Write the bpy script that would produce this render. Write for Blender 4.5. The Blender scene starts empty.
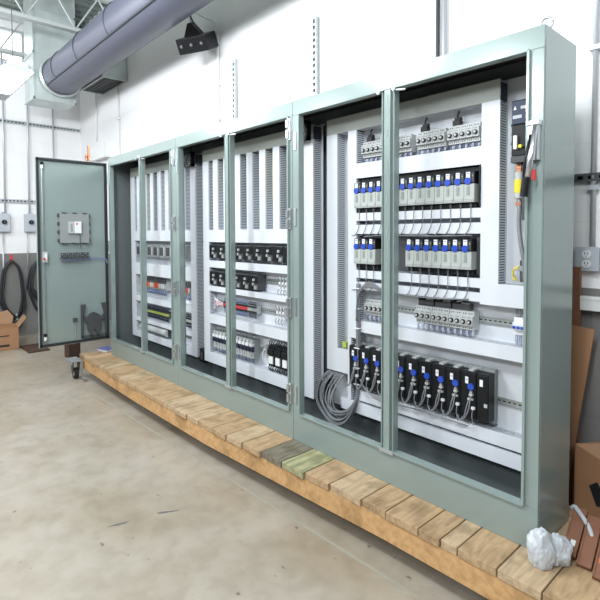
import bpy, math, random
from mathutils import Vector, Matrix
random.seed(7)
sc = bpy.context.scene
COL = sc.collection

# ------------------------------------------------------------ materials
def new_mat(name):
    m = bpy.data.materials.new(name); m.use_nodes = True
    nt = m.node_tree
    return m, nt, nt.nodes['Principled BSDF']

def mat(name, col, rough=0.5, metal=0.0, noise=0.0, nscale=20.0, bump=0.0, emit=None, spec=None, alpha=None, trans=None, stretch=None):
    m, nt, b = new_mat(name)
    b.inputs['Base Color'].default_value = (*col, 1)
    b.inputs['Roughness'].default_value = rough
    b.inputs['Metallic'].default_value = metal
    if spec is not None: b.inputs['Specular IOR Level'].default_value = spec
    if trans is not None: b.inputs['Transmission Weight'].default_value = trans
    if alpha is not None: b.inputs['Alpha'].default_value = alpha
    if emit:
        b.inputs['Emission Color'].default_value = (*emit[0], 1)
        b.inputs['Emission Strength'].default_value = emit[1]
    if noise or bump:
        tc = nt.nodes.new('ShaderNodeTexCoord')
        mp = nt.nodes.new('ShaderNodeMapping')
        if stretch: mp.inputs['Scale'].default_value = stretch
        nt.links.new(tc.outputs['Object'], mp.inputs['Vector'])
        n = nt.nodes.new('ShaderNodeTexNoise'); n.inputs['Scale'].default_value = nscale
        n.inputs['Detail'].default_value = 4
        nt.links.new(mp.outputs[0], n.inputs['Vector'])
        if noise:
            r = nt.nodes.new('ShaderNodeMixRGB'); r.blend_type = 'MIX'
            r.inputs[1].default_value = (*[c * (1 - noise) for c in col], 1)
            r.inputs[2].default_value = (*[min(1, c * (1 + noise)) for c in col], 1)
            nt.links.new(n.outputs['Fac'], r.inputs[0])
            nt.links.new(r.outputs[0], b.inputs['Base Color'])
        if bump:
            bp = nt.nodes.new('ShaderNodeBump'); bp.inputs['Strength'].default_value = bump
            bp.inputs['Distance'].default_value = 0.01
            nt.links.new(n.outputs['Fac'], bp.inputs['Height'])
            nt.links.new(bp.outputs[0], b.inputs['Normal'])
    return m

def wood(name, c1, c2, scale=9.0):
    m, nt, b = new_mat(name)
    tc = nt.nodes.new('ShaderNodeTexCoord'); mp = nt.nodes.new('ShaderNodeMapping')
    oi = nt.nodes.new('ShaderNodeObjectInfo')
    add = nt.nodes.new('ShaderNodeVectorMath'); add.operation = 'ADD'
    sc_ = nt.nodes.new('ShaderNodeVectorMath'); sc_.operation = 'SCALE'
    nt.links.new(oi.outputs['Location'], sc_.inputs[0]); sc_.inputs['Scale'].default_value = 3.1
    nt.links.new(tc.outputs['Object'], add.inputs[0]); nt.links.new(sc_.outputs[0], add.inputs[1])
    nt.links.new(add.outputs[0], mp.inputs['Vector'])
    mp.inputs['Scale'].default_value = (6.0, 1.0, 6.0)
    n = nt.nodes.new('ShaderNodeTexNoise'); n.inputs['Scale'].default_value = scale
    n.inputs['Detail'].default_value = 6; n.inputs['Distortion'].default_value = 0.6
    nt.links.new(mp.outputs[0], n.inputs['Vector'])
    n2 = nt.nodes.new('ShaderNodeTexNoise'); n2.inputs['Scale'].default_value = 7.0; n2.inputs['Detail'].default_value = 3
    nt.links.new(add.outputs[0], n2.inputs['Vector'])
    r = nt.nodes.new('ShaderNodeValToRGB')
    r.color_ramp.elements[0].position = 0.3; r.color_ramp.elements[0].color = (*c2, 1)
    r.color_ramp.elements[1].position = 0.62; r.color_ramp.elements[1].color = (*c1, 1)
    nt.links.new(n.outputs['Fac'], r.inputs[0])
    r2 = nt.nodes.new('ShaderNodeValToRGB')
    r2.color_ramp.elements[0].position = 0.36; r2.color_ramp.elements[0].color = (0.62, 0.60, 0.54, 1)
    r2.color_ramp.elements[1].position = 0.5; r2.color_ramp.elements[1].color = (1, 1, 1, 1)
    nt.links.new(n2.outputs['Fac'], r2.inputs[0])
    mx = nt.nodes.new('ShaderNodeMixRGB'); mx.blend_type = 'MULTIPLY'; mx.inputs[0].default_value = 0.7
    nt.links.new(r.outputs[0], mx.inputs[1]); nt.links.new(r2.outputs[0], mx.inputs[2])
    nt.links.new(mx.outputs[0], b.inputs['Base Color'])
    b.inputs['Roughness'].default_value = 0.75
    bp = nt.nodes.new('ShaderNodeBump'); bp.inputs['Strength'].default_value = 0.25; bp.inputs['Distance'].default_value = 0.004
    nt.links.new(n.outputs['Fac'], bp.inputs['Height']); nt.links.new(bp.outputs[0], b.inputs['Normal'])
    return m

def block_wall(name, axis):
    """painted concrete blocks: white above, grey paint below 1.28 m"""
    m, nt, b = new_mat(name)
    geo = nt.nodes.new('ShaderNodeNewGeometry'); sep = nt.nodes.new('ShaderNodeSeparateXYZ')
    nt.links.new(geo.outputs['Position'], sep.inputs[0])
    cmb = nt.nodes.new('ShaderNodeCombineXYZ')
    nt.links.new(sep.outputs[axis], cmb.inputs[0]); nt.links.new(sep.outputs['Z'], cmb.inputs[1])
    br = nt.nodes.new('ShaderNodeTexBrick')
    nt.links.new(cmb.outputs[0], br.inputs['Vector'])
    br.inputs['Scale'].default_value = 1.0
    br.inputs['Brick Width'].default_value = 0.406; br.inputs['Row Height'].default_value = 0.203
    br.inputs['Mortar Size'].default_value = 0.006; br.inputs['Mortar Smooth'].default_value = 0.5
    br.inputs['Color1'].default_value = (1, 1, 1, 1); br.inputs['Color2'].default_value = (0.97, 0.97, 0.97, 1)
    br.inputs['Mortar'].default_value = (0.95, 0.95, 0.95, 1)
    lt = nt.nodes.new('ShaderNodeMath'); lt.operation = 'LESS_THAN'; lt.inputs[1].default_value = 1.285
    nt.links.new(sep.outputs['Z'], lt.inputs[0])
    mx = nt.nodes.new('ShaderNodeMixRGB')
    mx.inputs[1].default_value = (0.83, 0.83, 0.84, 1); mx.inputs[2].default_value = (0.20, 0.195, 0.19, 1)
    nt.links.new(lt.outputs[0], mx.inputs[0])
    mu = nt.nodes.new('ShaderNodeMixRGB'); mu.blend_type = 'MULTIPLY'; mu.inputs[0].default_value = 0.8
    nt.links.new(mx.outputs[0], mu.inputs[1]); nt.links.new(br.outputs['Color'], mu.inputs[2])
    nt.links.new(mu.outputs[0], b.inputs['Base Color'])
    n = nt.nodes.new('ShaderNodeTexNoise'); n.inputs['Scale'].default_value = 60
    ad = nt.nodes.new('ShaderNodeMath'); ad.operation = 'MULTIPLY_ADD'; ad.inputs[1].default_value = -1.0
    nt.links.new(br.outputs['Fac'], ad.inputs[0])
    m3 = nt.nodes.new('ShaderNodeMath'); m3.operation = 'MULTIPLY'; m3.inputs[1].default_value = 0.25
    nt.links.new(n.outputs['Fac'], m3.inputs[0]); nt.links.new(m3.outputs[0], ad.inputs[2])
    bp = nt.nodes.new('ShaderNodeBump'); bp.inputs['Strength'].default_value = 0.22; bp.inputs['Distance'].default_value = 0.004
    nt.links.new(ad.outputs[0], bp.inputs['Height']); nt.links.new(bp.outputs[0], b.inputs['Normal'])
    b.inputs['Roughness'].default_value = 0.45
    return m

def concrete(name):
    m, nt, b = new_mat(name)
    tc = nt.nodes.new('ShaderNodeTexCoord')
    def noise(s, d, w=0.0):
        n = nt.nodes.new('ShaderNodeTexNoise'); n.inputs['Scale'].default_value = s
        n.inputs['Detail'].default_value = d; n.inputs['Distortion'].default_value = w
        nt.links.new(tc.outputs['Object'], n.inputs['Vector']); return n
    a = noise(1.3, 5, 0.4); c = noise(9, 8, 0.3); d = noise(70, 3); e = noise(16, 2)
    r = nt.nodes.new('ShaderNodeValToRGB')
    r.color_ramp.elements[0].position = 0.36; r.color_ramp.elements[0].color = (0.35, 0.295, 0.225, 1)
    r.color_ramp.elements[1].position = 0.66; r.color_ramp.elements[1].color = (0.44, 0.395, 0.335, 1)
    nt.links.new(a.outputs['Fac'], r.inputs[0])
    r2 = nt.nodes.new('ShaderNodeValToRGB')
    r2.color_ramp.elements[0].position = 0.3; r2.color_ramp.elements[0].color = (0.80, 0.78, 0.75, 1)
    r2.color_ramp.elements[1].position = 0.6; r2.color_ramp.elements[1].color = (1, 1, 1, 1)
    nt.links.new(c.outputs['Fac'], r2.inputs[0])
    r3 = nt.nodes.new('ShaderNodeValToRGB')
    r3.color_ramp.elements[0].position = 0.245; r3.color_ramp.elements[0].color = (0.5, 0.47, 0.44, 1)
    r3.color_ramp.elements[1].position = 0.30; r3.color_ramp.elements[1].color = (1, 1, 1, 1)
    nt.links.new(e.outputs['Fac'], r3.inputs[0])
    m1 = nt.nodes.new('ShaderNodeMixRGB'); m1.blend_type = 'MULTIPLY'; m1.inputs[0].default_value = 0.8
    nt.links.new(r.outputs[0], m1.inputs[1]); nt.links.new(r2.outputs[0], m1.inputs[2])
    m2 = nt.nodes.new('ShaderNodeMixRGB'); m2.blend_type = 'MULTIPLY'; m2.inputs[0].default_value = 1.0
    nt.links.new(m1.outputs[0], m2.inputs[1]); nt.links.new(r3.outputs[0], m2.inputs[2])
    nt.links.new(m2.outputs[0], b.inputs['Base Color'])
    b.inputs['Roughness'].default_value = 0.3
    bp = nt.nodes.new('ShaderNodeBump'); bp.inputs['Strength'].default_value = 0.08; bp.inputs['Distance'].default_value = 0.003
    nt.links.new(d.outputs['Fac'], bp.inputs['Height']); nt.links.new(bp.outputs[0], b.inputs['Normal'])
    return m

M = {}
M['sage'] = mat('sage_paint', (0.29, 0.358, 0.347), 0.2, 0.25, bump=0.02, nscale=160)
M['inshade'] = mat('inner_shade_sheet', (0.115, 0.135, 0.14), 0.45)  # darkened sage, interior shade put into the colour
M['inshade_dark'] = mat('inner_shade_sheet_dark', (0.055, 0.052, 0.052), 0.5)  # still darker painted shade for the shell's top and floor
M['gasket'] = mat('gasket', (0.018, 0.02, 0.024), 0.6)
M['white'] = mat('panel_white', (0.68, 0.71, 0.76), 0.4)
M['duct'] = mat('duct_plastic', (0.66, 0.69, 0.745), 0.45)
M['greyduct'] = mat('grey_green_duct', (0.36, 0.39, 0.37), 0.5)
M['finger'] = mat('duct_finger', (0.66, 0.70, 0.76), 0.5)
M['wires_in'] = mat('wires_in_duct', (0.05, 0.06, 0.09), 0.7, noise=0.5, nscale=80)
M['steel'] = mat('zinc_steel', (0.62, 0.64, 0.66), 0.28, 0.9, noise=0.12, nscale=30)
M['galv'] = mat('galvanised_sheet', (0.52, 0.58, 0.57), 0.3, 0.35, noise=0.3, nscale=5)
M['rail'] = mat('rail_steel', (0.50, 0.54, 0.55), 0.35, 0.6)
M['black'] = mat('black_plastic', (0.008, 0.009, 0.011), 0.38, spec=0.3)
M['dark'] = mat('dark_grey_plastic', (0.06, 0.063, 0.07), 0.5)
M['navy'] = mat('navy_plastic', (0.02, 0.03, 0.07), 0.5)
M['grey'] = mat('grey_plastic', (0.42, 0.45, 0.425), 0.45)
M['midgrey'] = mat('mid_grey_plastic', (0.27, 0.29, 0.29), 0.45)
M['lgrey'] = mat('light_grey_plastic', (0.46, 0.48, 0.48), 0.45)
M['blue'] = mat('blue_plastic', (0.02, 0.07, 0.45), 0.35)
M['wblue'] = mat('blue_wire', (0.16, 0.20, 0.38), 0.5)
M['wwhite'] = mat('white_wire', (0.68, 0.70, 0.74), 0.5)
M['wgrey'] = mat('grey_cable', (0.20, 0.21, 0.23), 0.4)
M['wblack'] = mat('black_cable', (0.025, 0.027, 0.032), 0.45)
M['red'] = mat('red_plastic', (0.62, 0.04, 0.05), 0.4)
M['yellow'] = mat('yellow_plastic', (0.85, 0.66, 0.03), 0.4)
M['orange'] = mat('orange_plastic', (0.58, 0.17, 0.06), 0.4)
M['ygreen'] = mat('yellow_green_plastic', (0.42, 0.50, 0.10), 0.45)
M['green'] = mat('green_plastic', (0.03, 0.22, 0.08), 0.4)
M['brown'] = mat('brown_wire', (0.20, 0.10, 0.05), 0.5)
M['copper'] = mat('copper', (0.55, 0.24, 0.14), 0.35, 0.8)
M['paper'] = mat('white_label', (0.78, 0.79, 0.82), 0.5)
M['conduit'] = mat('conduit', (0.55, 0.57, 0.60), 0.4, 0.4)
M['whitepaint'] = mat('white_paint_metal', (0.76, 0.77, 0.77), 0.45)
M['greybox'] = mat('grey_box_paint', (0.45, 0.48, 0.53), 0.4)
M['joist'] = mat('joist_paint', (0.42, 0.45, 0.44), 0.5)
M['deck'] = mat('roof_deck', (0.22, 0.26, 0.24), 0.6)
M['insul'] = mat('duct_insulation', (0.095, 0.10, 0.14), 0.38, noise=0.15, nscale=8, bump=0.25, stretch=(14, 1, 1))
M['tape'] = mat('dark_tape', (0.03, 0.035, 0.05), 0.4)
M['lamp'] = mat('lamp_lens', (0.9, 0.9, 0.9), 0.4, emit=((0.93, 0.97, 1.0), 9.0))
M['daylight'] = mat('window_glow', (0.9, 0.9, 0.9), 0.4, emit=((0.93, 0.96, 1.0), 1.6))
M['card'] = mat('cardboard', (0.36, 0.19, 0.10), 0.8, noise=0.1, nscale=12)
M['card2'] = mat('cardboard_inside', (0.36, 0.21, 0.12), 0.85, noise=0.1, nscale=12)
M['brownwood'] = mat('brown_board', (0.22, 0.095, 0.055), 0.6, noise=0.2, nscale=14, stretch=(1, 6, 1))
M['rust'] = mat('rusty_steel', (0.07, 0.035, 0.025), 0.7, noise=0.4, nscale=30)
M['bag'] = mat('white_plastic_bag', (0.66, 0.70, 0.75), 0.3, trans=0.2)
M['rubber'] = mat('rubber', (0.02, 0.02, 0.02), 0.7)
M['capwhite'] = mat('socket_centre', (0.35, 0.36, 0.38), 0.5)
M['print'] = mat('black_print', (0.012, 0.012, 0.013), 0.6)
M['hook'] = mat('red_hook', (0.75, 0.05, 0.06), 0.4)
M['bookblue'] = mat('blue_cover', (0.10, 0.13, 0.42), 0.4)
M['joint'] = mat('joint_filler', (0.36, 0.34, 0.28), 0.6, noise=0.15, nscale=9)
M['scuff'] = mat('scuff', (0.13, 0.125, 0.13), 0.5)
M['clearpc'] = mat('clear_polycarbonate', (0.8, 0.85, 0.85), 0.1, trans=0.9)
M['floor'] = concrete('polished_concrete')
M['wallX'] = block_wall('block_wall_x', 'X')
M['wallY'] = block_wall('block_wall_y', 'Y')
M['pine'] = wood('pine', (0.50, 0.34, 0.195), (0.33, 0.215, 0.12))
M['pine2'] = wood('pine_pale', (0.54, 0.395, 0.25), (0.36, 0.26, 0.16), 7)
M['stringer'] = wood('stringer_pine', (0.62, 0.37, 0.17), (0.46, 0.26, 0.11), 5)
M['weathered'] = wood('weathered_plank', (0.22, 0.19, 0.14), (0.11, 0.095, 0.07), 9)
M['greenish'] = wood('treated_plank', (0.42, 0.39, 0.22), (0.20, 0.22, 0.12), 6)

# ------------------------------------------------------------ mesh builder
class MB:
    def __init__(s): s.v = []; s.f = []; s.m = []; s.sm = []; s.mats = []
    def _mi(s, m):
        if m not in s.mats: s.mats.append(m)
        return s.mats.index(m)
    def add(s, vs, fs, m, smooth=False, X=None):
        o = len(s.v); mi = s._mi(m)
        s.v += [tuple(X @ Vector(v)) if X else tuple(v) for v in vs]
        for f in fs: s.f.append([o + i for i in f]); s.m.append(mi); s.sm.append(smooth)
        return s
    def box(s, x0, x1, y0, y1, z0, z1, m, X=None):
        v = [(x, y, z) for z in (z0, z1) for y in (y0, y1) for x in (x0, x1)]
        f = [(0, 2, 3, 1), (4, 5, 7, 6), (0, 1, 5, 4), (2, 6, 7, 3), (0, 4, 6, 2), (1, 3, 7, 5)]
        return s.add(v, f, m, X=X)
    def prism(s, pts, a0, a1, m, axis='y', X=None):
        """polygon in the two other axes, pulled along axis"""
        n = len(pts)
        def P(p, a):
            return {'x': (a, p[0], p[1]), 'y': (p[0], a, p[1]), 'z': (p[0], p[1], a)}[axis]
        v = [P(p, a0) for p in pts] + [P(p, a1) for p in pts]
        f = [tuple(range(n))[::-1], tuple(range(n, 2 * n))] + [(i, (i + 1) % n, n + (i + 1) % n, n + i) for i in range(n)]
        return s.add(v, f, m, X=X)
    def cyl(s, p0, p1, r, m, n=12, r1=None, cap=True, smooth=True):
        p0 = Vector(p0); p1 = Vector(p1); d = (p1 - p0).normalized()
        a = d.orthogonal().normalized(); b = d.cross(a); r1 = r if r1 is None else r1
        v = []
        for p, q in ((p0, r), (p1, r1)):
            for i in range(n):
                t = 2 * math.pi * i / n; v.append(p + q * (a * math.cos(t) + b * math.sin(t)))
        s.add(v, [(i, (i + 1) % n, n + (i + 1) % n, n + i) for i in range(n)], m, smooth)
        if cap: s.add(v, [tuple(range(n))[::-1], tuple(range(n, 2 * n))], m)
        return s
    def tube(s, pts, r, m, n=6, smooth=True):
        pts = [Vector(p) for p in pts]; v = []; prev = None
        for i, p in enumerate(pts):
            d = (pts[min(i + 1, len(pts) - 1)] - pts[max(i - 1, 0)]).normalized()
            if prev is None: a = d.orthogonal().normalized()
            else:
                a = prev - d * prev.dot(d)
                a = a.normalized() if a.length > 1e-6 else d.orthogonal().normalized()
            prev = a; b = d.cross(a)
            v += [p + r * (a * math.cos(2 * math.pi * k / n) + b * math.sin(2 * math.pi * k / n)) for k in range(n)]
        f = []
        for i in range(len(pts) - 1):
            for k in range(n):
                f.append((i * n + k, i * n + (k + 1) % n, (i + 1) * n + (k + 1) % n, (i + 1) * n + k))
        f += [tuple(range(n))[::-1], tuple(range((len(pts) - 1) * n, len(pts) * n))]
        return s.add(v, f, m, smooth)
    def torus(s, c, R, r, m, axis='y', n=20, k=8, a0=0, a1=2 * math.pi):
        pts = []
        for i in range(n + 1):
            t = a0 + (a1 - a0) * i / n; u, w = R * math.cos(t), R * math.sin(t)
            pts.append({'y': (c[0] + u, c[1], c[2] + w), 'x': (c[0], c[1] + u, c[2] + w), 'z': (c[0] + u, c[1] + w, c[2])}[axis])
        return s.tube(pts, r, m, k)
    def build(s, name, parent=None, bevel=0, loc=None):
        me = bpy.data.meshes.new(name); me.from_pydata(s.v, [], s.f)
        for m in s.mats: me.materials.append(M[m])
        me.polygons.foreach_set('material_index', s.m); me.polygons.foreach_set('use_smooth', s.sm)
        me.update()
        o = bpy.data.objects.new(name, me); COL.objects.link(o)
        if parent: o.parent = parent
        if loc: o.location = loc
        if bevel:
            b = o.modifiers.new('edge', 'BEVEL'); b.width = bevel; b.segments = 2; b.limit_method = 'ANGLE'
        return o

def bez(p0, p1, p2, p3, n=12):
    o = []
    for i in range(n + 1):
        t = i / n; u = 1 - t
        o.append(tuple(u**3 * a + 3 * u*u*t * b + 3 * u*t*t * c + t**3 * d for a, b, c, d in zip(p0, p1, p2, p3)))
    return o

def smooth_path(pts, n=6):
    """Catmull-Rom through points"""
    P = [Vector(p) for p in pts]; P = [P[0] * 2 - P[1]] + P + [P[-1] * 2 - P[-2]]; o = []
    for i in range(1, len(P) - 2):
        for k in range(n):
            t = k / n
            o.append(0.5 * ((2 * P[i]) + (-P[i-1] + P[i+1]) * t + (2*P[i-1] - 5*P[i] + 4*P[i+1] - P[i+2]) * t*t + (-P[i-1] + 3*P[i] - 3*P[i+1] + P[i+2]) * t**3))
    o.append(P[-2]); return [tuple(p) for p in o]

def tag(o, label, cat, group=None, kind=None):
    if label: o['label'] = label
    if cat: o['category'] = cat
    if group: o['group'] = group
    if kind: o['kind'] = kind
    return o

def thing(name, label, cat, loc=(0, 0, 0), group=None, rz=0):
    o = bpy.data.objects.new(name, None); COL.objects.link(o)
    o.empty_display_size = 0.05
    o.location = loc; o.rotation_euler = (0, 0, rz)
    return tag(o, label, cat, group)

def dup(root, loc, label, group=None, rz=None):
    r = root.copy(); COL.objects.link(r); r.location = loc; r['label'] = label
    if group: r['group'] = group
    if rz is not None: r.rotation_euler = (0, 0, rz)
    for ch in list(root.children):
        c = ch.copy(); COL.objects.link(c); c.parent = r
        for g in list(ch.children):
            d = g.copy(); COL.objects.link(d); d.parent = c
    return r

def struct(o): o['kind'] = 'structure'; return o

ORD = ['first', 'second', 'third', 'fourth', 'fifth', 'sixth', 'seventh', 'eighth', 'ninth', 'tenth', 'eleventh', 'twelfth',
       'thirteenth', 'fourteenth', 'fifteenth', 'sixteenth', 'seventeenth', 'eighteenth', 'nineteenth', 'twentieth', 'twenty-first', 'twenty-second']

# ------------------------------------------------------------ key dimensions
L, H0, H1, D = 4.521, 0.26, 2.394, 0.344      # cabinet length, bottom, top, depth
BAY = L / 3
YP = 0.285                                    # face of the mounting panels
YF = 0.200                                    # face of the wire-duct covers
WX, WY, CZ = -3.2, 0.77, 4.95                 # end wall, back wall, roof deck

# ------------------------------------------------------------ setting
b = MB(); b.box(WX - 0.1, 7.5, -7.0, WY + 0.1, -0.1, 0, 'floor'); struct(b.build('floor'))
b = MB(); b.box(WX - 0.1, 7.5, WY, WY + 0.15, 0, CZ, 'wallX'); struct(b.build('wall_back'))
# end wall with a clerestory opening
b = MB()
b.box(WX - 0.15, WX, -7.0, WY, 0, 4.20, 'wallY')
b.box(WX - 0.15, WX, -7.0, WY, 4.70, CZ, 'wallY')
b.box(WX - 0.15, WX, -0.02, WY, 4.20, 4.70, 'wallY')
struct(b.build('wall_end'))
w = thing('window_1', None, None); w['kind'] = 'structure'
b = MB()
b.box(WX - 0.10, WX - 0.02, -5.5, -0.02, 4.20, 4.23, 'joist'); b.box(WX - 0.10, WX - 0.02, -5.5, -0.02, 4.67, 4.70, 'joist')
for k in range(7): b.box(WX - 0.09, WX - 0.03, -0.06 - k * 0.9, -0.02 - k * 0.9, 4.23, 4.67, 'joist')
b.build('window_frame', w)
b = MB(); b.box(WX - 0.12, WX - 0.10, -7.0, -0.02, 4.20, 4.70, 'daylight'); b.build('window_pane', w)
b = MB(); b.box(WX - 0.1, 7.5, -7.0, WY + 0.1, CZ, CZ + 0.08, 'deck')
for k in range(60):
    x = WX + 0.1 + k * 0.18
    if x < 7.4: b.box(x, x + 0.06, -7.0, WY, CZ - 0.035, CZ, 'deck')
struct(b.build('ceiling'))
# saw-cut joint in the slab, running along the pallet
b = MB(); X = Matrix.Translation((2.6, -0.302, 0)) @ Matrix.Rotation(math.radians(1.0), 4, 'Z')
b.box(-2.3, 4.9, -0.009, 0.009, -0.002, 0.0008, 'joint', X=X); struct(b.build('trim_1'))
# white raceway ledge along the grey part of the back wall
b = MB(); b.box(3.2, 7.4, WY - 0.06, WY, 1.175, 1.245, 'whitepaint'); b.box(3.2, 7.4, WY - 0.063, WY - 0.045, 1.228, 1.248, 'whitepaint')
struct(b.build('trim_2', bevel=0.003))

# roof joists
def joist(x, label):
    t = thing('roof_joist', label, 'joist', (x, 0, 4.26), 'open web roof joists')
    b = MB(); b.box(-0.05, 0.05, -6.5, WY, 0, 0.045, 'joist'); b.build('bottom_chord', t)
    b = MB(); b.box(-0.05, 0.05, -6.5, WY, 0.52, 0.57, 'joist'); b.box(-0.02, 0.02, -6.5, WY, 0.57, 0.655, 'joist'); b.build('top_chord', t)
    b = MB(); y = -6.4; s = 0
    while y < 0.5:
        z0, z1 = (0.04, 0.53) if s % 2 == 0 else (0.53, 0.04)
        b.cyl((0, y, z0), (0, y + 0.3, z1), 0.011, 'joist', 8); y += 0.3; s += 1
    b.build('web_rods', t)
joist(-3.02, 'pale steel roof joist running in front of the bright high window')
joist(-1.57, 'pale steel roof joist crossing above the galvanised duct box')

# ------------------------------------------------------------ overhead duct
t = thing('ventilation_duct', 'thick round grey wrapped ventilation duct hanging below the roof', 'duct', (0, 0.15, 3.78))
R = 0.25
b = MB(); b.cyl((-2.06, 0, 0), (5.2, 0, 0), R, 'insul', 40); b.build('duct_body', t)
b = MB(); ang = math.radians(218)
for x in (-1.62, -0.75, 0.2, 1.4, 2.6):
    b.torus((x, 0, 0), R + 0.001, 0.008, 'tape', 'x', 40, 5, math.radians(95), math.radians(218))
a = ang; b.tube([(-2.04, (R + .002) * math.cos(a), (R + .002) * math.sin(a)), (5.2, (R + .002) * math.cos(a), (R + .002) * math.sin(a))], 0.012, 'tape', 6)
b.build('seam_tape', t)
b = MB(); b.torus((-2.06, 0, 0), R + 0.012, 0.02, 'galv', 'x', 40, 8); b.torus((-2.02, 0, 0), R + 0.01, 0.008, 'steel', 'x', 40, 6); b.build('collar', t)
t = thing('duct_plenum', 'galvanised sheet metal duct box at the end of the round duct', 'duct box', (-2.36, 0.10, 3.44))
b = MB()
b.box(-0.24, 0.24, -0.28, 0.26, 0, 1.5, 'galv')
b.build('plenum_box', t, bevel=0.004)
b = MB()
for z in (0.0, 0.62, 1.2):
    b.box(-0.25, 0.25, -0.29, -0.278, z, z + 0.025, 'galv'); b.box(0.238, 0.25, -0.29, 0.27, z, z + 0.025, 'galv')
for y in (-0.29, 0.25): b.box(0.236, 0.25, y, y + 0.02, 0, 1.5, 'galv')
b.build('seam_flange', t)
t = thing('return_grille', 'dark mouthed galvanised duct outlet behind the round duct', 'duct outlet', (-1.68, 0.595, 3.655))
b = MB()
b.box(-0.42, 0.42, -0.165, -0.15, 0, 0.42, 'galv'); b.box(-0.42, 0.42, 0.15, 0.165, 0, 0.42, 'galv')
b.box(-0.42, -0.405, -0.15, 0.15, 0, 0.42, 'galv'); b.box(0.405, 0.42, -0.15, 0.15, 0, 0.42, 'galv'); b.box(-0.42, 0.42, -0.165, 0.165, 0.42, 0.435, 'galv')
b.build('outlet_box', t)
b = MB(); b.box(-0.40, 0.40, -0.149, 0.149, 0.012, 0.022, 'black')
for k in range(6): b.box(-0.40, 0.40, -0.14 + k * 0.05, -0.13 + k * 0.05, 0.004, 0.0125, 'black')
b.build('louvre', t)

# ------------------------------------------------------------ fluorescent lights
def fixture(x, y, z, label):
    t = thing('fluorescent_light', label, 'light', (x, y, z), 'hanging fluorescent lights')
    b = MB()
    b.prism([(-0.16, 0.0), (-0.08, 0.09), (0.08, 0.09), (0.16, 0.0), (0.153, 0.0), (0.075, 0.082), (-0.075, 0.082), (-0.153, 0.0)], -0.70, 0.70, 'greybox', 'x')
    b.box(-0.70, -0.69, -0.12, 0.12, 0, 0.06, 'greybox'); b.box(0.69, 0.70, -0.12, 0.12, 0, 0.06, 'greybox')
    b.box(-0.69, -0.38, -0.14, 0.14, 0.006, 0.02, 'greybox')
    b.build('housing', t)
    for s in (-1, 1):
        b = MB(); b.box(-0.37, 0.68, s * 0.075 - 0.066, s * 0.075 + 0.066, 0.004, 0.022, 'lamp'); b.build('lamp_lens', t)
    b = MB()
    for s in (-0.5, 0.5): b.cyl((s, 0, 0.08), (s, 0, CZ - z), 0.005, 'dark', 6)
    b.build('hanging_rod', t)
    return t
fx = fixture(-1.08, -0.76, 3.26, 'bright twin lamp fluorescent light hanging beside the duct box')
def lamp(x, y, z, e, r=0.3, col=(0.93, 0.97, 1.0)):
    # bare fluorescent tubes shine sideways as well as down; also serves one added fill lamp
    l = bpy.data.lights.new('ceiling_or_fill_lamp', 'POINT'); l.shadow_soft_size = r; l.energy = e; l.color = col
    o = bpy.data.objects.new('ceiling_or_fill_lamp', l); COL.objects.link(o); o.location = (x, y, z)
    return o
for x, e_ in ((-0.9, 118), (2.2, 165), (5.0, 165)):
    lamp(x, -2.1, 3.5, e_); lamp(x, -4.6, 3.5, e_ * 1.15)
lamp(7.8, -3.4, 3.5, 200)
lamp(1.2, -1.4, 3.8, 95, 0.25)  # added fill lamp without a fixture, brightens the open door

# ------------------------------------------------------------ hanging socket box
t = thing('hanging_socket_box', 'black power drop box with three sockets hung beside the duct', 'socket box', (0.93, 0.58, 3.42), rz=math.radians(24))
t.rotation_euler = (math.radians(30), 0, math.radians(24)); t.scale = (1.03, 1.03, 1.03)
b = MB(); b.box(-0.17, 0.17, -0.09, 0.12, 0, 0.145, 'black'); b.build('box_body', t, bevel=0.008)
b = MB(); b.prism([(-0.10, 0.145), (0.10, 0.145), (0.02, 0.26), (-0.02, 0.26)], -0.03, 0.03, 'black'); b.build('bracket', t)
for k in (-0.115, 0.0, 0.115):
    b = MB(); b.cyl((k, -0.09, 0.075), (k, -0.10, 0.075), 0.018, 'dark', 14); b.cyl((k, -0.10, 0.077), (k, -0.104, 0.077), 0.006, 'capwhite', 8); b.build('socket', t)
b = MB(); b.cyl((0, 0, 0.25), (0, 0.62, 1.25), 0.008, 'steel', 8); b.cyl((0.04, 0.01, 0.2), (0.005, 0.01, 0.34), 0.007, 'black', 6); b.build('suspension_rod', t)

# ------------------------------------------------------------ wall conduits and channels
def pipe_thing(name, pts, r, m, label, cat, group=None, clips=()):
    t = thing(name, label, cat, pts[0], group)
    o = Vector(pts[0]); b = MB(); b.tube([Vector(p) - o for p in pts], r, m, 10); b.build('pipe', t)
    for c in clips:
        c = Vector(c) - o; q = MB(); q.box(c.x - 0.025, c.x + 0.025, c.y - 0.02, c.y + 0.02, c.z - 0.012, c.z + 0.012, m); q.build('pipe_clamp', t)
    return t
y = WY - 0.022
pipe_thing('conduit', smooth_path([(0.80, 0.62, 3.86), (0.88, 0.70, 3.80), (0.98, y - 0.01, 3.74), (1.02, y, 3.60), (1.02, y, 3.3), (1.02, y, 0.01)]), 0.011, 'whitepaint',
           'thin pale conduit curving from the hanging socket box down the wall', 'conduit', clips=[(1.02, y, 3.1), (1.02, y, 2.75)])
pipe_thing('conduit', [(-1.54, y, 3.86), (-1.54, y, 0.01)], 0.010, 'whitepaint', 'thin white conduit dropping from the dark duct outlet', 'conduit', clips=[(-1.54, y, 3.2)])
pipe_thing('conduit', [(-2.40, y, 3.9), (-2.40, y, 2.98)], 0.010, 'whitepaint', 'short white conduit above the white junction box', 'conduit')
pipe_thing('conduit', [(4.474, y, 4.9), (4.474, y, 1.49)], 0.013, 'conduit', 'bare metal conduit running down to the wall outlet', 'conduit', clips=[(4.474, y, 1.80), (4.474, y, 2.5)])

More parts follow.
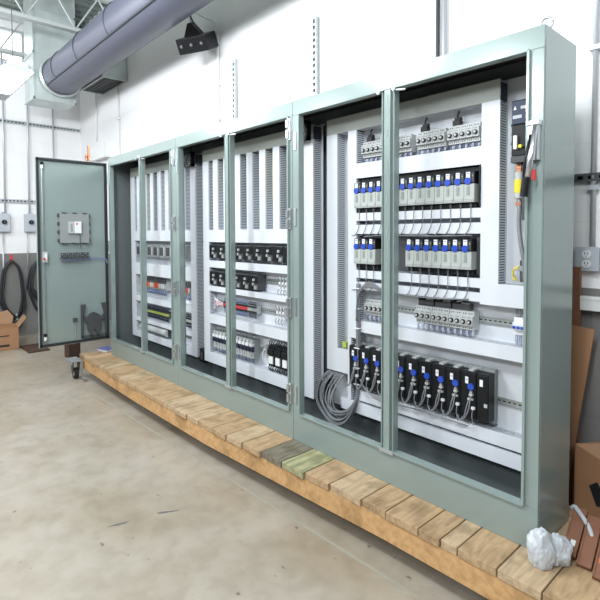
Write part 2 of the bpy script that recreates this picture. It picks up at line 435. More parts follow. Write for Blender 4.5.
def strut(name, p0, p1, w, m, label, cat='channel', group=None, slotm='black'):
    """slotted strut channel between two points on a wall, along z or along the wall"""
    t = thing(name, label, cat, p0, group); b = MB(); d = Vector(p1) - Vector(p0); n = d.normalized(); Ln = d.length
    backwall = abs(p0[1] - p1[1]) < 1e-6 and p0[1] > 0.5
    if backwall: out = Vector((0, -1, 0))
    else: out = Vector((1, 0, 0))
    side = n.cross(out)
    X = Matrix((( side.x, n.x, out.x, 0), (side.y, n.y, out.y, 0), (side.z, n.z, out.z, 0), (0, 0, 0, 1)))
    b.box(-w/2, w/2, 0, Ln, 0, 0.004, m, X=X); b.box(-w/2, -w/2 + .004, 0, Ln, 0, 0.03, m, X=X); b.box(w/2 - .004, w/2, 0, Ln, 0, 0.03, m, X=X)
    b.box(-w/2, -w*.22, 0, Ln, 0.03, 0.034, m, X=X); b.box(w*.22, w/2, 0, Ln, 0.03, 0.034, m, X=X)
    q = MB(); q.box(-w*.2, w*.2, 0.01, Ln - 0.01, 0.0045, 0.008, slotm, X=X)
    k = 0.03
    while k < Ln - 0.03:
        b.box(-w*.22, w*.22, k, k + 0.022, 0.029, 0.033, m, X=X); k += 0.05
    b.build('channel_body', t); q.build('channel_web', t)
    return t
yb = WY - 0.001
strut('strut_channel', (1.31, yb, 0.01), (1.31, yb, 3.28), 0.045, 'conduit', 'short pale vertical strut channel that stops partway up the white wall')
strut('strut_channel', (2.447, yb, 0.01), (2.447, yb, 3.31), 0.05, 'rail', 'slotted vertical strut channel above the second enclosure seam')
pipe_thing('conduit', [(3.57, y, 4.9), (3.57, y, 0.01)], 0.013, 'dark', 'dark vertical conduit above the bay with the black drives', 'conduit')
pipe_thing('conduit', [(3.615, y, 4.9), (3.615, y, 0.01)], 0.014, 'conduit', 'bare metal conduit paired with the dark conduit', 'conduit')
strut('strut_channel', (3.6, yb, 1.853), (6.4, yb, 1.853), 0.042, 'dark', 'dark perforated strut channel running level above the wall outlet')
xb = WX + 0.001
strut('strut_channel', (xb, -3.0, 3.29), (xb, 0.76, 3.29), 0.05, 'rail', 'upper slotted strut channel on the end wall')
strut('strut_channel', (xb, -3.0, 2.09), (xb, 0.76, 2.09), 0.05, 'greybox', 'lower strut channel just above the grey switch boxes')
x = WX + 0.05
pipe_thing('conduit', [(x, -0.36, 4.3), (x, -0.36, 1.89)], 0.014, 'conduit', 'vertical conduit feeding the switch box beside the picture edge', 'conduit')
pipe_thing('conduit', [(x, -0.03, 4.3), (x, -0.03, 1.89)], 0.014, 'conduit', 'vertical conduit feeding the switch box near the open door', 'conduit')
pipe_thing('conduit', [(x, 0.335, 3.75), (x, 0.335, 0.01)], 0.013, 'conduit', 'vertical conduit partly hidden by the open door', 'conduit')
pipe_thing('conduit', [(x, -0.40, 1.62), (x, -0.40, 0.6)], 0.012, 'conduit', 'conduit below the switch box at the edge of the picture', 'conduit')
pipe_thing('conduit', [(x, -0.07, 1.62), (x, -0.07, 1.05)], 0.010, 'conduit', 'conduit below the switch box near the open door', 'conduit')

# wall outlet
t = thing('wall_outlet', 'grey metal outlet box with two white receptacles on the block wall', 'outlet', (4.458, WY - 0.045, 1.38))
b = MB(); b.box(-0.052, 0.052, 0, 0.045, 0, 0.115, 'midgrey'); b.box(-0.056, 0.056, -0.004, 0, -0.004, 0.119, 'greybox'); b.build('outlet_box', t, bevel=0.003)
for z in (0.033, 0.082):
    r = MB(); r.cyl((0, -0.004, z), (0, -0.010, z), 0.021, 'paper', 18)
    for s in (-0.007, 0.007): r.box(s - 0.0015, s + 0.0015, -0.0112, -0.0098, z - 0.002, z + 0.01, 'black')
    r.cyl((0, -0.0098, z - 0.01), (0, -0.0112, z - 0.01), 0.0025, 'black', 8); r.build('receptacle', t)

# junction box + copper fitting on the back wall
t = thing('junction_box', 'white junction box on the wall behind the open door', 'junction box', (-2.15, WY - 0.1, 2.71))
b = MB(); b.box(-0.30, 0.26, 0, 0.1, 0, 0.24, 'whitepaint'); b.box(-0.31, 0.27, -0.006, 0, -0.01, 0.25, 'whitepaint'); b.build('box_body', t, bevel=0.004)
t = thing('copper_valve', 'small copper pipe fitting beside the white junction box', 'pipe fitting', (-2.66, WY - 0.06, 2.74))
b = MB(); b.cyl((0.05, 0, 0), (0.05, 0, 0.22), 0.03, 'copper', 12); b.cyl((-0.10, 0, 0.06), (0.1, 0, 0.06), 0.022, 'copper', 12); b.cyl((-0.08, 0, 0.0), (-0.08, 0, 0.1), 0.026, 'copper', 12); b.cyl((0.05, 0, 0.1), (0.05, 0.0595, 0.1), 0.012, 'copper', 10); b.build('pipe_fitting', t)

# disconnect switches on the end wall
def switch_box(yc, label):
    t = thing('safety_switch', label, 'switch box', (WX + 0.001, yc, 1.615), 'wall safety switches')
    b = MB(); b.box(0, 0.09, -0.082, 0.082, 0, 0.275, 'greybox'); b.box(0.09, 0.096, -0.078, 0.078, 0.01, 0.265, 'greybox'); b.build('box_body', t, bevel=0.004)
    b = MB(); b.cyl((0.096, 0, 0.15), (0.125, 0, 0.15), 0.034, 'black', 18); b.box(0.12, 0.137, -0.009, 0.009, 0.125, 0.175, 'dark'); b.build('rotary_knob', t)
    b = MB(); b.box(0, 0.07, -0.03, 0.03, 0.275, 0.30, 'steel'); b.build('conduit_hub', t)
switch_box(-0.385, 'grey safety switch with dark rotary knob at the very edge of the picture')
switch_box(-0.02, 'grey safety switch with dark rotary knob close to the open door')

# extension cords on red hooks
def cord_coil(yc, zt, zb, wid, n, label, seed):
    rnd = random.Random(seed)
    t = thing('coiled_cord', label, 'cord', (WX + 0.03, yc, zb), 'black cords on hooks')
    b = MB()
    for k in range(n):
        j = rnd.uniform; w2 = wid * j(0.7, 1.1); lo = j(0, 0.22); xx = j(0.0, 0.05)
        b.tube(smooth_path([(xx, 0, zt - zb), (xx, w2 * .7, zt - zb - .15), (xx, w2, (zt - zb) * .55), (xx, w2 * j(.7, 1.1), lo + .15), (xx, j(-.03, .06), lo), (xx, -w2 * j(.7, 1), lo + .2), (xx, -w2, (zt - zb) * .5), (xx, -w2 * .7, zt - zb - .14), (xx, 0, zt - zb)], 5), 0.012, 'wblack', 6)
    b.build('cord_loops', t)
    b = MB(); b.cyl((0.03, 0.05, 0.16), (0.03, 0.05, 0.26), 0.02, 'lgrey', 10, 0.014); b.build('cord_plug', t)
    h = thing('cord_hook', label.split(' cord')[0].replace('long black', 'red hook holding the long black').replace('second black', 'red hook holding the second black') + ' cord', 'hook', (WX + 0.001, yc, zt), 'red cord hooks')
    q = MB(); q.box(0, 0.012, -0.012, 0.012, -0.03, 0.08, 'hook'); q.box(0.012, 0.08, -0.012, 0.012, -0.03, -0.016, 'hook'); q.box(0.07, 0.082, -0.012, 0.012, -0.016, 0.03, 'hook'); q.build('hook_body', h)
cord_coil(-0.29, 1.19, 0.10, 0.15, 11, 'long black cord looped on a red hook beside the cardboard box', 2)
cord_coil(0.10, 1.19, 0.32, 0.17, 9, 'second black cord looped on a red hook behind the open door edge', 5)

# cardboard box near the end wall
t = thing('cardboard_box', 'open cardboard box on the floor below the coiled cords', 'box', (-2.45, -0.66, 0), rz=math.radians(-8))
b = MB()
for a in ((-0.2, 0.2, -0.27, -0.262), (-0.2, 0.2, 0.262, 0.27), (-0.2, -0.192, -0.262, 0.262), (0.192, 0.2, -0.262, 0.262)): b.box(*a, 0.006, 0.30, 'card')
b.box(-0.192, 0.192, -0.262, 0.262, 0.0, 0.006, 'card2'); b.build('box_body', t)
b = MB(); X = Matrix.Translation((0, 0.268, 0.30)) @ Matrix.Rotation(math.radians(-38), 4, 'X'); b.box(-0.19, 0.19, 0, 0.006, 0, 0.16, 'card2', X=X); b.build('flap', t)
b = MB(); X = Matrix.Translation((-0.198, 0, 0.30)) @ Matrix.Rotation(math.radians(-18), 4, 'Y')
b.prism([(-0.25, 0), (0.22, 0), (0.24, 0.1), (0.17, 0.2), (0.05, 0.17), (-0.1, 0.22), (-0.26, 0.2)], 0, 0.006, 'card2', 'x', X=X); b.build('flap', t)
b = MB(); b.box(0.2002, 0.2012, -0.05, 0.16, 0.19, 0.205, 'print'); b.box(0.2002, 0.2012, 0.0, 0.16, 0.05, 0.08, 'print'); b.build('printed_marks', t)
# dark floor plate near the door edge
b = MB(); b.box(-0.28, 0.22, -0.12, 0.14, 0, 0.02, 'rust'); o = b.build('floor_mat', loc=(-2.05, -0.27, 0)); tag(o, 'small dark mat on the floor behind the open door edge', 'mat')

# ------------------------------------------------------------ enclosure
enc = thing('control_enclosure', 'long sage green electrical control enclosure with three open bays on a timber pallet', 'enclosure', (0, 0, H0))
HH = H1 - H0
OZ0, OZ1 = 0.178, 2.045
OPEN = []     # (x0,x1) clear openings, mullion left/right
for i, (a, m0, m1, c) in enumerate([(0.07, 0.785, 0.845, 1.425), (0.065, 0.755, 0.83, 1.472), (0.066, 0.705, 0.785, 1.447)]):
    OPEN.append((a, m0, m1, c))
for i in range(3):
    x0 = i * BAY; a, m0, m1, c = OPEN[i]
    b = MB()
    # front frame sheet
    g = 0.0015
    b.box(x0 + g, x0 + BAY - g, 0, 0.012, OZ1, HH, 'sage'); b.box(x0 + g, x0 + BAY - g, 0, 0.012, 0, OZ0, 'sage')
    b.box(x0 + g, x0 + a, 0, 0.012, OZ0, OZ1, 'sage'); b.box(x0 + c, x0 + BAY - g, 0, 0.012, OZ0, OZ1, 'sage')
    # rolled lip round the opening
    b.box(x0 + a - 0.006, x0 + a + 0.006, -0.014, 0.03, OZ0, OZ1, 'sage'); b.box(x0 + c - 0.006, x0 + c + 0.006, -0.014, 0.03, OZ0, OZ1, 'sage')
    b.box(x0 + a, x0 + c, -0.014, 0.03, OZ0 - 0.006, OZ0 + 0.006, 'sage'); b.box(x0 + a, x0 + c, -0.014, 0.03, OZ1 - 0.006, OZ1 + 0.006, 'sage')
    # stile returns
    if i > 0: b.box(x0 + g, x0 + 0.022, 0.012, 0.07, OZ0, OZ1, 'sage')
    if i < 2: b.box(x0 + BAY - 0.022, x0 + BAY - g, 0.012, 0.07, OZ0, OZ1, 'sage')
    b.build('front_frame', enc, bevel=0.002)
    b = MB()
    b.box(x0 + g, x0 + BAY - g, D - 0.006, D, 0, HH, 'sage')
    b.box(x0 + g, x0 + BAY - g, 0.012, D - 0.006, HH - 0.006, HH, 'sage'); b.box(x0 + g, x0 + BAY - g, 0.012, D - 0.006, 0, 0.006, 'sage')
    if i == 0: b.box(0, 0.006, 0.012, D - 0.006, 0.006, HH - 0.006, 'sage')
    if i == 2: b.box(L - 0.006, L, 0.012, D - 0.006, 0.006, HH - 0.006, 'sage')
    b.build('shell', enc)
    b = MB()  # added sheets that paint interior shade over the sage shell
    b.box(x0 + g, x0 + BAY - g, D - 0.009, D - 0.0065, 0.0065, HH - 0.0065, 'inshade'); b.box(x0 + g, x0 + BAY - g, 0.0125, D - 0.0095, HH - 0.009, HH - 0.0065, 'inshade_dark')
    b.box(x0 + g, x0 + BAY - g, 0.0125, D - 0.0095, 0.0065, 0.009, 'inshade_dark')
    if i == 0: b.box(0.0065, 0.009, 0.0125, D - 0.0095, 0.0095, HH - 0.0095, 'inshade')
    if i == 2: b.box(L - 0.009, L - 0.0065, 0.0125, D - 0.0095, 0.0095, HH - 0.0095, 'inshade')
    ln = b.build('inner_shade_sheet', enc); ln['label'] = 'added inner sheets with shade painted dark'
    # mullion
    b = MB(); w_ = m1 - m0; mc = x0 + (m0 + m1) / 2
    b.box(x0 + m0, x0 + m1, 0.004, 0.034, OZ0 + 0.006, OZ1 - 0.006, 'sage')
    b.box(mc - w_ * 0.24, mc + w_ * 0.24, -0.014, 0.004, OZ0 - 0.01, OZ1 + 0.01, 'sage')
    b.box(x0 + m0, x0 + m0 + 0.006, -0.008, 0.004, OZ0 + .006, OZ1 - .006, 'sage'); b.box(x0 + m1 - 0.006, x0 + m1, -0.008, 0.004, OZ0 + .006, OZ1 - .006, 'sage')
    mu = b.build('mullion', enc, bevel=0.0015)
    q = MB()
    for k in range(11):
        zz = OZ0 + 0.10 + k * 0.17
        q.box(mc - 0.004, mc + 0.004, -0.0155, -0.0145, zz, zz + 0.035, 'midgrey'); 
    q.build('mullion_slots', mu)
    for zz in (OZ1 + 0.005, OZ0 - 0.005):
        q = MB(); q.box(x0 + m0 - 0.004, x0 + m1 + 0.004, -0.018, -0.0145, zz - 0.006, zz + 0.014, 'rail'); q.build('mullion_bracket', mu)
    q = MB()
    for dx in (-0.045, 0.05): q.cyl((mc + dx, -0.02, OZ1 - 0.012), (mc + dx, -0.034, OZ1 - 0.012), 0.010, 'steel', 8)
    q.cyl((mc + 0.10, -0.0, OZ1 - 0.02), (mc + 0.06, -0.02, OZ1 - 0.02), 0.006, 'steel', 8)
    q.build('mullion_bolts', mu)
    if i < 2 or True:
        # hinge halves on the stile
        hx = x0 + BAY - 0.022 if i < 2 else None
        if hx:
            for zz in (1.90, 1.34, 0.78, 0.23):
                h = MB(); h.box(hx - 0.016, hx + 0.014, -0.012, 0, zz, zz + 0.13, 'steel'); h.cyl((hx - 0.010, -0.018, zz + 0.01), (hx - 0.010, -0.018, zz + 0.06), 0.010, 'steel', 10)
                h.cyl((hx - 0.010, -0.018, zz + 0.075), (hx - 0.010, -0.018, zz + 0.12), 0.010, 'steel', 10); h.build('hinge', enc)
    if i > 0:
        for zz in (1.83, 1.36, 0.80, 0.24):
            h = MB(); h.box(x0 + 0.02, x0 + 0.036, -0.008, 0, zz, zz + 0.11, 'steel'); h.build('hinge_leaf', enc)
# seams
# eye bolts
for xx in (0.06, BAY - 0.06, BAY + 0.06, 2 * BAY - 0.06, 2 * BAY + 0.06, L - 0.03):
    h = MB(); big = xx > 4
    r_ = 0.024 if big else 0.014
    h.cyl((xx, 0.09, HH), (xx, 0.09, HH + 0.014), 0.012, 'steel', 12); h.torus((xx, 0.09, HH + 0.01 + r_), r_, 0.005 if big else 0.003, 'steel', 'y', 20, 8); h.build('lifting_eye', enc)
# disconnect handle on the last stile
h = MB(); hx = L - 0.030
h.box(hx - 0.022, hx + 0.020, -0.028, 0, 1.60, 1.755, 'steel'); h.box(hx - 0.026, hx + 0.024, -0.036, 0, 1.738, 1.758, 'steel')
hb = h.build('switch_handle', enc, bevel=0.003)
q = MB(); q.tube([(hx + 0.012, -0.036, 1.735), (hx + 0.006, -0.055, 1.62), (hx - 0.012, -0.062, 1.50)], 0.011, 'steel', 8)
q.tube([(hx - 0.004, -0.04, 1.70), (hx - 0.02, -0.052, 1.60), (hx - 0.024, -0.060, 1.49)], 0.006, 'black', 8)
q.cyl((hx - 0.018, -0.062, 1.455), (hx - 0.012, -0.060, 1.53), 0.016, 'black', 10)
q.box(hx + 0.006, hx + 0.016, -0.05, -0.03, 1.52, 1.56, 'red'); q.build('lever', hb)

# open door at the end
dr = MB(); DW, DT = 0.712, 0.03
z0, z1 = 0.176, 2.078
dr.box(-0.028, -0.022, -DW, -0.012, z0, z1, 'sage')
for (ya, yb_, za, zb_) in ((-DW, -0.012, z0, z0 + 0.006), (-DW, -0.012, z1 - 0.006, z1), (-DW, -DW + 0.006, z0, z1), (-0.018, -0.012, z0, z1)): dr.box(-0.022, 0.0, ya, yb_, za, zb_, 'sage')
door = dr.build('door', enc, bevel=0.002)
q = MB()
for (ya, yb_, za, zb_) in ((-DW + .006, -0.018, z0 + .006, z0 + 0.028), (-DW + .006, -0.018, z1 - 0.028, z1 - .006), (-DW + .006, -DW + 0.026, z0 + .006, z1 - .006), (-0.040, -0.018, z0 + .006, z1 - .006)): q.box(-0.022, 0.003, ya, yb_, za, zb_, 'gasket')
q.build('door_gasket', door)
q = MB(); q.box(-0.022, -0.008, -0.672, -0.640, z0 + 0.05, z1 - 0.05, 'sage'); q.cyl((-0.004, -0.656, z0 + 0.06), (-0.004, -0.656, z1 - 0.06), 0.006, 'steel', 8); q.build('lock_rod', door)
for zz in (z0 + 0.055, z1 - 0.13):
    q = MB(); q.cyl((0.004, -0.656, zz + 0.02), (0.004, -0.656, zz + 0.055), 0.013, 'paper', 10); q.box(-0.01, 0.014, -0.670, -0.642, zz + 0.055, zz + 0.085, 'black'); q.build('rod_roller', door)
q = MB(); q.box(-0.02, 0.02, -0.668, -0.625, 1.035, 1.14, 'lgrey'); q.cyl((0.02, -0.655, 1.07), (0.03, -0.655, 1.07), 0.012, 'red', 10); q.box(0.02, 0.028, -0.65, -0.63, 1.06, 1.12, 'paper'); q.build('latch', door)
# operator panel seen from the rear
q = MB(); q.box(-0.022, 0.012, -0.505, -0.215, 1.225, 1.525, 'midgrey')
for k in range(4):
    t_ = 1.235 + k * 0.085; q.box(-0.022, 0.016, -0.517, -0.505, t_, t_ + 0.035, 'dark'); q.box(-0.022, 0.016, -0.215, -0.203, t_, t_ + 0.035, 'dark')
for k in range(3):
    t_ = -0.47 + k * 0.10; q.box(-0.022, 0.016, t_, t_ + 0.035, 1.525, 1.537, 'dark'); q.box(-0.022, 0.016, t_, t_ + 0.035, 1.213, 1.225, 'dark')
op = q.build('operator_panel', door)
q = MB(); q.box(0.012, 0.035, -0.425, -0.30, 1.325, 1.445, 'lgrey'); q.box(0.035, 0.037, -0.365, -0.30, 1.325, 1.445, 'paper'); q.box(0.037, 0.038, -0.352, -0.338, 1.41, 1.43, 'red'); q.box(0.035, 0.036, -0.405, -0.385, 1.34, 1.42, 'midgrey')
q.tube([(0.03, -0.315, 1.325), (0.03, -0.314, 1.22), (0.02, -0.30, 1.16)], 0.003, 'wblack', 5); q.build('interface_module', op)
for k in range(5):
    yy = -0.485 + k * 0.058
    q = MB(); q.box(-0.022, 0.02, yy - 0.022, yy + 0.022, 1.07, 1.13, 'midgrey'); q.box(0.02, 0.045, yy - 0.018, yy + 0.018, 1.075, 1.125, 'dark')
    q.cyl((0.045, yy - 0.01, 1.11), (0.052, yy - 0.01, 1.11), 0.005, 'steel', 8); q.cyl((0.045, yy + 0.01, 1.09), (0.052, yy + 0.01, 1.09), 0.005, 'steel', 8)
    for d_ in (-0.008, 0.008): q.tube([(0.03, yy + d_, 1.07), (0.03, yy + d_, 1.045), (0.01, yy + d_ + .01, 1.035)], 0.0025, 'wgrey', 5)
    q.build('push_button_block', door)
q = MB(); q.tube(smooth_path([(0.01, -0.50, 1.04), (0.012, -0.35, 1.045), (0.012, -0.2, 1.055), (0.012, -0.06, 1.05), (0.02, -0.03, 1.0)]), 0.007, 'wblue', 8); q.build('door_harness', door)
# black moulded holder near the foot of the door
q = MB()
out = [(-0.31, 0.225), (-0.045, 0.225), (-0.045, 0.575), (-0.085, 0.575), (-0.13, 0.40), (-0.155, 0.405), (-0.18, 0.42), (-0.205, 0.405), (-0.235, 0.385), (-0.26, 0.40), (-0.285, 0.575), (-0.31, 0.575)]
# side arms, bridge and feet as separate bars so the gaps stay open
q.prism([(-0.310, 0.225), (-0.290, 0.225), (-0.285, 0.47), (-0.262, 0.575), (-0.30, 0.575), (-0.31, 0.575)], -0.008, 0.012, 'dark', 'x')
q.prism([(-0.045, 0.225), (-0.062, 0.225), (-0.070, 0.47), (-0.098, 0.575), (-0.06, 0.575), (-0.045, 0.575)][::-1], -0.008, 0.012, 'dark', 'x')
q.prism([(-0.292, 0.47), (-0.29, 0.40), (-0.25, 0.39), (-0.245, 0.30), (-0.225, 0.27), (-0.22, 0.225), (-0.20, 0.225), (-0.19, 0.29), (-0.165, 0.30), (-0.15, 0.225), (-0.13, 0.225), (-0.125, 0.27), (-0.105, 0.30), (-0.10, 0.39), (-0.065, 0.40), (-0.068, 0.47), (-0.10, 0.43), (-0.14, 0.47), (-0.18, 0.485), (-0.22, 0.47), (-0.255, 0.43)], -0.008, 0.012, 'dark', 'x')
q.prism([(-0.31, 0.222), (-0.045, 0.222), (-0.045, 0.24), (-0.31, 0.24)], -0.008, 0.012, 'dark', 'x')
q.build('document_holder', door)
q = MB(); q.box(-0.018, -0.004, -0.385, -0.345, 0.40, 0.44, 'dark'); q.cyl((-0.004, -0.365, 0.40), (-0.004, -0.365, 0.245), 0.003, 'steel', 6); q.build('door_stay', door)
for zz in (1.85, 1.12, 0.25):
    q = MB(); q.box(-0.03, -0.002, -0.012, 0.0, zz, zz + 0.12, 'steel'); q.cyl((-0.018, -0.006, zz), (-0.018, -0.006, zz + 0.12), 0.009, 'steel', 10); q.build('door_hinge', door)

# ------------------------------------------------------------ mounting panels with wire ducts
def fingers(b, x0, x1, z0, z1, vert):
    """comb walls: fingers along the two long sides"""
    p = 0.0125; w_ = 0.0075
    if vert:
        n = int((z1 - z0) / p)
        for k in range(n):
            z = z0 + (k + 0.3) * p
            b.box(x0, x0 + 0.002, YF + 0.004, YP - 0.012, z, z + w_, 'finger'); b.box(x1 - 0.002, x1, YF + 0.004, YP - 0.012, z, z + w_, 'finger')
        for xx in (x0, x1 - 0.002): b.box(xx, xx + 0.002, YP - 0.012, YP, z0, z1, 'duct')
        b.box(x0 + 0.008, x1 - 0.008, YF + 0.02, YP - 0.002, z0 + 0.004, z1 - 0.004, 'wires_in')
    else:
        n = int((x1 - x0) / p)
        for k in range(n):
            x = x0 + (k + 0.3) * p
            b.box(x, x + w_, YF + 0.004, YP - 0.012, z0, z0 + 0.002, 'finger'); b.box(x, x + w_, YF + 0.004, YP - 0.012, z1 - 0.002, z1, 'finger')
        for zz in (z0, z1 - 0.002): b.box(x0, x1, YP - 0.012, YP, zz, zz + 0.002, 'duct')
        b.box(x0 + 0.004, x1 - 0.004, YF + 0.02, YP - 0.002, z0 + 0.008, z1 - 0.008, 'wires_in')

def duct(parent, x0, x1, z0, z1, cover='duct'):
    vert = (z1 - z0) > (x1 - x0)
    b = MB(); fingers(b, x0, x1, z0, z1, vert); d = b.build('wire_duct', parent)
    c = MB(); c.box(x0 - 0.001, x1 + 0.001, YF, YF + 0.004, z0 - 0.001, z1 + 0.001, cover)
    if vert: c.box(x0 - .001, x0 + .001, YF + .004, YF + .012, z0, z1, cover); c.box(x1 - .001, x1 + .001, YF + .004, YF + .012, z0, z1, cover)
    else: c.box(x0, x1, YF + .004, YF + .012, z0 - .001, z0 + .001, cover); c.box(x0, x1, YF + .004, YF + .012, z1 - .001, z1 + .001, cover)
    c.build('duct_cover', d)
    return d
def din(parent, x0, x1, zc):
    b = MB(); b.box(x0, x1, YP - 0.008, YP - 0.006, zc - 0.0135, zc + 0.0135, 'rail')
    b.box(x0, x1, YP - 0.012, YP - 0.0105, zc - 0.0175, zc - 0.0125, 'rail'); b.box(x0, x1, YP - 0.012, YP - 0.0105, zc + 0.0125, zc + 0.0175, 'rail')
    b.box(x0, x1, YP - 0.012, YP, zc - 0.0135, zc - 0.0125, 'rail'); b.box(x0, x1, YP - 0.012, YP, zc + 0.0125, zc + 0.0135, 'rail')
    k = x0 + 0.015
    while k < x1 - 0.02: b.box(k, k + 0.015, YP - 0.0086, YP - 0.0079, zc - 0.003, zc + 0.003, 'black'); k += 0.025
    b.build('mounting_rail', parent)
def panel(i, x0, x1, label):
    t = thing('mounting_panel', label, 'mounting panel', (0, 0, 0), 'white mounting panels inside the enclosure')
    b = MB(); b.box(x0, x1, YP, YP + 0.004, 0.45, 2.30, 'white'); b.box(x0, x1, YP + .004, YP + .02, 0.45, 0.46, 'white'); b.box(x0, x1, YP + .004, YP + .02, 2.29, 2.30, 'white')
    for xx in (x0 + 0.1, x1 - 0.1):
        for zz in (0.50, 2.25): b.cyl((xx, YP + 0.004, zz), (xx, D - 0.0095, zz), 0.012, 'steel', 8)
    b.build('back_plate', t)
    return t
V0 = [0.106 + 0.16 * k for k in range(8)] + [1.395]
P = []
for i in (0, 1):
    o = i * BAY
    t = panel(i, o + 0.09, o + 1.49, ['white mounting panel with vertical wire ducts in the bay beside the open door', 'white mounting panel with vertical wire ducts in the middle bay'][i]); P.append(t)
    duct(t, o + 0.106, o + 1.483, 2.192, 2.286, 'greyduct')
    duct(t, o + 0.106, o + 0.194, 0.468, 2.190)
    duct(t, o + 1.395, o + 1.483, 0.468, 2.190)
    for k in range(1, 8): duct(t, o + V0[k], o + V0[k] + 0.070, 1.607, 2.190)
    duct(t, o + 0.196, o + 1.393, 1.505, 1.605)
    if i == 0: rows = [(1.145, 1.268), (0.858, 0.915), (0.643, 0.680), (0.468, 0.530)]; rails = [1.40, 1.05, 0.765, 0.60]
    else: rows = [(1.290, 1.346), (1.088, 1.130), (0.811, 0.885), (0.468, 0.555)]; rails = [1.43, 1.215, 0.985, 0.68]
    for (a, c) in rows: duct(t, o + 0.196, o + 1.393, a, c)
    for z in rails: din(t, o + 0.20, o + 1.39, z)
# last bay
t = panel(2, 3.10, 4.47, 'white mounting panel carrying the drives in the bay with the main disconnect'); P.append(t)
duct(t, 3.118, 4.245, 2.192, 2.286, 'greyduct')
duct(t, 3.118, 3.206, 0.850, 2.190)
duct(t, 3.299, 3.364, 0.935, 2.190)
duct(t, 3.299, 3.3225, 0.548, 0.932)
duct(t, 3.118, 3.296, 0.702, 0.848)
duct(t, 3.3665, 4.155, 1.902, 1.988)
duct(t, 3.3665, 4.155, 1.648, 1.692)
duct(t, 3.3665, 4.155, 1.570, 1.622)
duct(t, 3.3665, 4.155, 1.306, 1.350)
duct(t, 3.3665, 4.155, 1.238, 1.280)
duct(t, 4.157, 4.245, 1.332, 2.190)
duct(t, 4.157, 4.455, 1.228, 1.330)
duct(t, 3.3665, 4.455, 0.980, 1.045)
duct(t, 3.3665, 4.455, 0.562, 0.622)
duct(t, 3.240, 4.455, 0.478, 0.545)
for (a, c, z) in ((3.40, 4.15, 2.07), (3.40, 4.15, 1.79), (3.40, 4.15, 1.46), (3.40, 4.45, 1.140), (3.40, 4.45, 0.755)): din(t, a, c, z)

# ------------------------------------------------------------ devices
def at(x, z): return (x, YP - 0.0125, z)
# --- IO drive: grey lower body, black upper housing, blue disc, white tag, cable
def drive_small():
    t = thing('drive_module', 'x', 'drive module', at(0, 0))
    w_ = 0.0265
    b = MB(); b.box(-w_, w_, -0.095, 0, 0, 0.088, 'grey'); b.box(-w_ + .004, w_ - .004, -0.098, -0.095, 0.006, 0.022, 'lgrey'); b.box(-0.012, 0.002, -0.0975, -0.095, 0.035, 0.075, 'midgrey')
    b.box(-w_ + .004, w_ - .004, -0.0985, -0.098, 0.012, 0.014, 'midgrey'); b.build('body', t, bevel=0.0015)
    b = MB(); b.box(-w_, w_, -0.090, 0, 0.0885, 0.150, 'black'); b.box(w_ - 0.016, w_ - 0.003, -0.094, -0.09, 0.095, 0.140, 'dark'); b.box(w_ - 0.012, w_ - 0.006, -0.095, -0.094, 0.125, 0.129, 'ygreen'); b.build('upper_housing', t, bevel=0.0015)
    b = MB(); b.cyl((-0.006, -0.090, 0.102), (-0.006, -0.101, 0.102), 0.0175, 'blue', 16); b.build('blue_cap', t)
    b = MB(); b.box(-0.016, 0.004, -0.0965, -0.0905, 0.116, 0.146, 'paper'); b.box(-0.013, 0.001, -0.0968, -0.0965, 0.136, 0.139, 'blue'); b.build('name_tag', t)
    b = MB(); b.box(-w_, w_, -0.07, 0, -0.026, -0.0005, 'black'); b.box(-0.006, 0.006, -0.078, -0.07, -0.02, -0.004, 'dark'); b.build('connector', t)
    b = MB(); b.tube(smooth_path([(0, -0.074, -0.012), (0.0, -0.078, -0.05), (0.002, -0.08, -0.09), (-0.006, -0.08, -0.125), (-0.028, -0.078, -0.155), (-0.06, -0.074, -0.165)]), 0.0022, 'wgrey', 5); b.build('signal_cable', t)
    return t
ds = drive_small()
def place(proto, used, loc, label, group):
    if not used: 
        proto.location = loc; proto['label'] = label; proto['group'] = group; return proto
    return dup(proto, loc, label, group)
G = 'small grey and black drive modules'
n = 0
for k in range(14):
    xx = 3.392 + k * 0.055
    place(ds, n, at(xx, 1.722), ORD[k] + ' small grey drive module of the upper row, counted from the open door', G); n += 1
bk = MB(); bk.box(3.384, 4.152, 0.222, YP - 0.0005, 1.875, 1.896, 'black'); bk.box(4.150, 4.1549, 0.19, YP - 0.0005, 1.70, 1.896, 'black'); o = bk.build('drive_backing_strip'); tag(o, 'black strip framing the upper row of small drive modules', 'backing strip')
xs = [3.392 + k * 0.055 for k in range(3)] + [3.765 + k * 0.055 for k in range(7)]
for k, xx in enumerate(xs):
    place(ds, n, at(xx, 1.392), ORD[k] + ' small grey drive module of the lower row, counted from the open door', G); n += 1
bk = MB(); bk.box(3.56, 3.73, 0.235, 0.2635, 1.375, 1.545, 'dark'); o = bk.build('blank_cover_plate'); tag(o, 'dark blank cover plate between the lower drive modules', 'cover plate')
bk = MB(); bk.box(4.126, 4.154, 0.222, YP - 0.0005, 1.37, 1.552, 'dark'); o = bk.build('end_cover_plate'); tag(o, 'dark end plate closing the lower drive row', 'cover plate')

